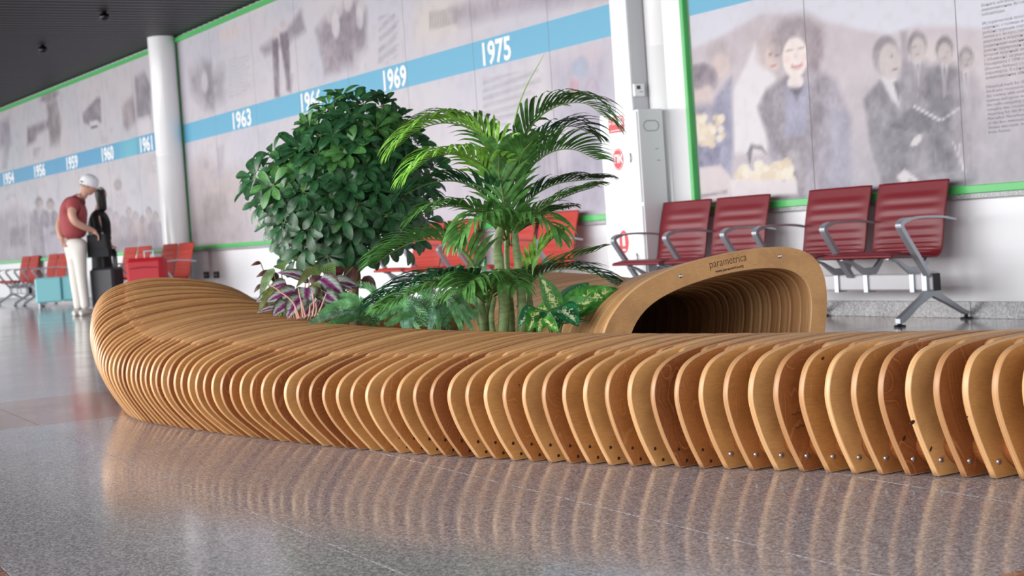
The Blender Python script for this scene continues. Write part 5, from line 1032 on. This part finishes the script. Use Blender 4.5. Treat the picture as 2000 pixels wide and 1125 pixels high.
vs = [(L3(.02, 0, 1.42), (.085, .085)), (L3(0, 0, 1.32), (.20, .20)), (L3(0, 0, 1.08), (.165, .165)), (L3(0, 0, .92), (.17, .13)), (L3(0, 0, .60), (.18, .15)), (L3(0, 0, .42), (.185, .155)), (L3(.0, .15, 1.32), .062), (L3(.03, .19, 1.14), .055), (L3(.0, -.15, 1.32), .062), (L3(.03, -.19, 1.14), .055), (L3(.08, .175, .96), .042), (L3(.08, -.175, .96), .042)]
skinmesh('black_dress', vs, [(0, 1), (1, 2), (2, 3), (3, 4), (4, 5), (1, 6), (6, 7), (1, 8), (8, 9), (7, 10), (9, 11)], blackcloth, wo_)
vs = [(hw + L3(.0, -.01, .075), (.075, .075)), (hw + L3(.0, -.035, .03), (.082, .082)), (hw + L3(.01, -.045, -.06), (.075, .07)), (hw + L3(.02, -.05, -.16), (.07, .05)), (hw + L3(.03, -.05, -.24), (.055, .035))]
skinmesh('hair', vs, [(0, 1), (1, 2), (2, 3), (3, 4)], mat('dark_hair', (26, 20, 20), .5), wo_)
b = MB()
for sg in (-1, 1): b.tube([L3(-.10, .08 * sg, .025), L3(.03, .08 * sg, .04), L3(.05, .08 * sg, .05)], [.034, .042, .03], 10); 
b.obj('shoes', black, wo_, kind='stuff')
# black suitcase with raised handle, briefcase on top
az2 = math.atan2(DG.y, DG.x) - math.pi / 2 - math.radians(24)
cp = MP + RG * .37 + DG * .06; sc2 = thing('suitcase', 'black suitcase with ribbed grey side standing at the feet of the man in the cap', 'suitcase', cp, rz=az2)
b = MB(); b.box((0, 0, .335), (.38, .25, .56), ch=.03); b.obj('shell', mat('suitcase_black', (38, 38, 44), .5), sc2)
b = MB()
sidem = mat('suitcase_grey', (104, 102, 114), .35, .2)
for k in range(5): b = MB(); b.box((-.195, -.09 + k * .045, .335), (.022, .030, .50), ch=.006); b.obj('side_rib', sidem, sc2)
for x in (-.10, .10): b = MB(); b.box((x, .06, .72), (.045 if x < 0 else .07, .02, .22), ch=.003); b.obj('handle_post', black, sc2)
b = MB(); b.box((0, .06, .845), (.24, .03, .03), ch=.008); b.obj('handle', black, sc2)
for x in (-.15, .15):
    for y in (-.09, .09): b = MB(); b.lathe([(.022, -.012), (.028, 0), (.022, .012)], (x, y, .028), 12, M=Matrix.Rotation(math.pi / 2, 3, 'X')); b.box((x, y, .05), (.03, .035, .03)); b.obj('wheel', black, sc2)
br = thing('briefcase', 'black briefcase held by the man, resting against the raised suitcase handle', 'briefcase', cp - DG * .07 + ZZ * .76 - RG * .06, rz=az2)
b = MB(); b.prism([(-.165, 0), (.185, 0), (.150, .30), (-.155, .30)], -.045, .045, axis='y'); b.obj('body', blackcloth, br); b = MB(); b.box((0, -.048, .2), (.30, .006, .17), ch=.002); b.obj('flap', blackcloth, br)
b = MB(); b.tube(smooth_path([(-.11, 0, .30), (-.10, 0, .355), (.0, 0, .37), (.06, 0, .355), (.07, 0, .30)], 16), .009, 8); b.obj('handle', black, br)
for x in (-.11, .07): b = MB(); b.box((x, 0, .305), (.02, .03, .03), ch=.003); b.obj('handle_ring', steel, br)
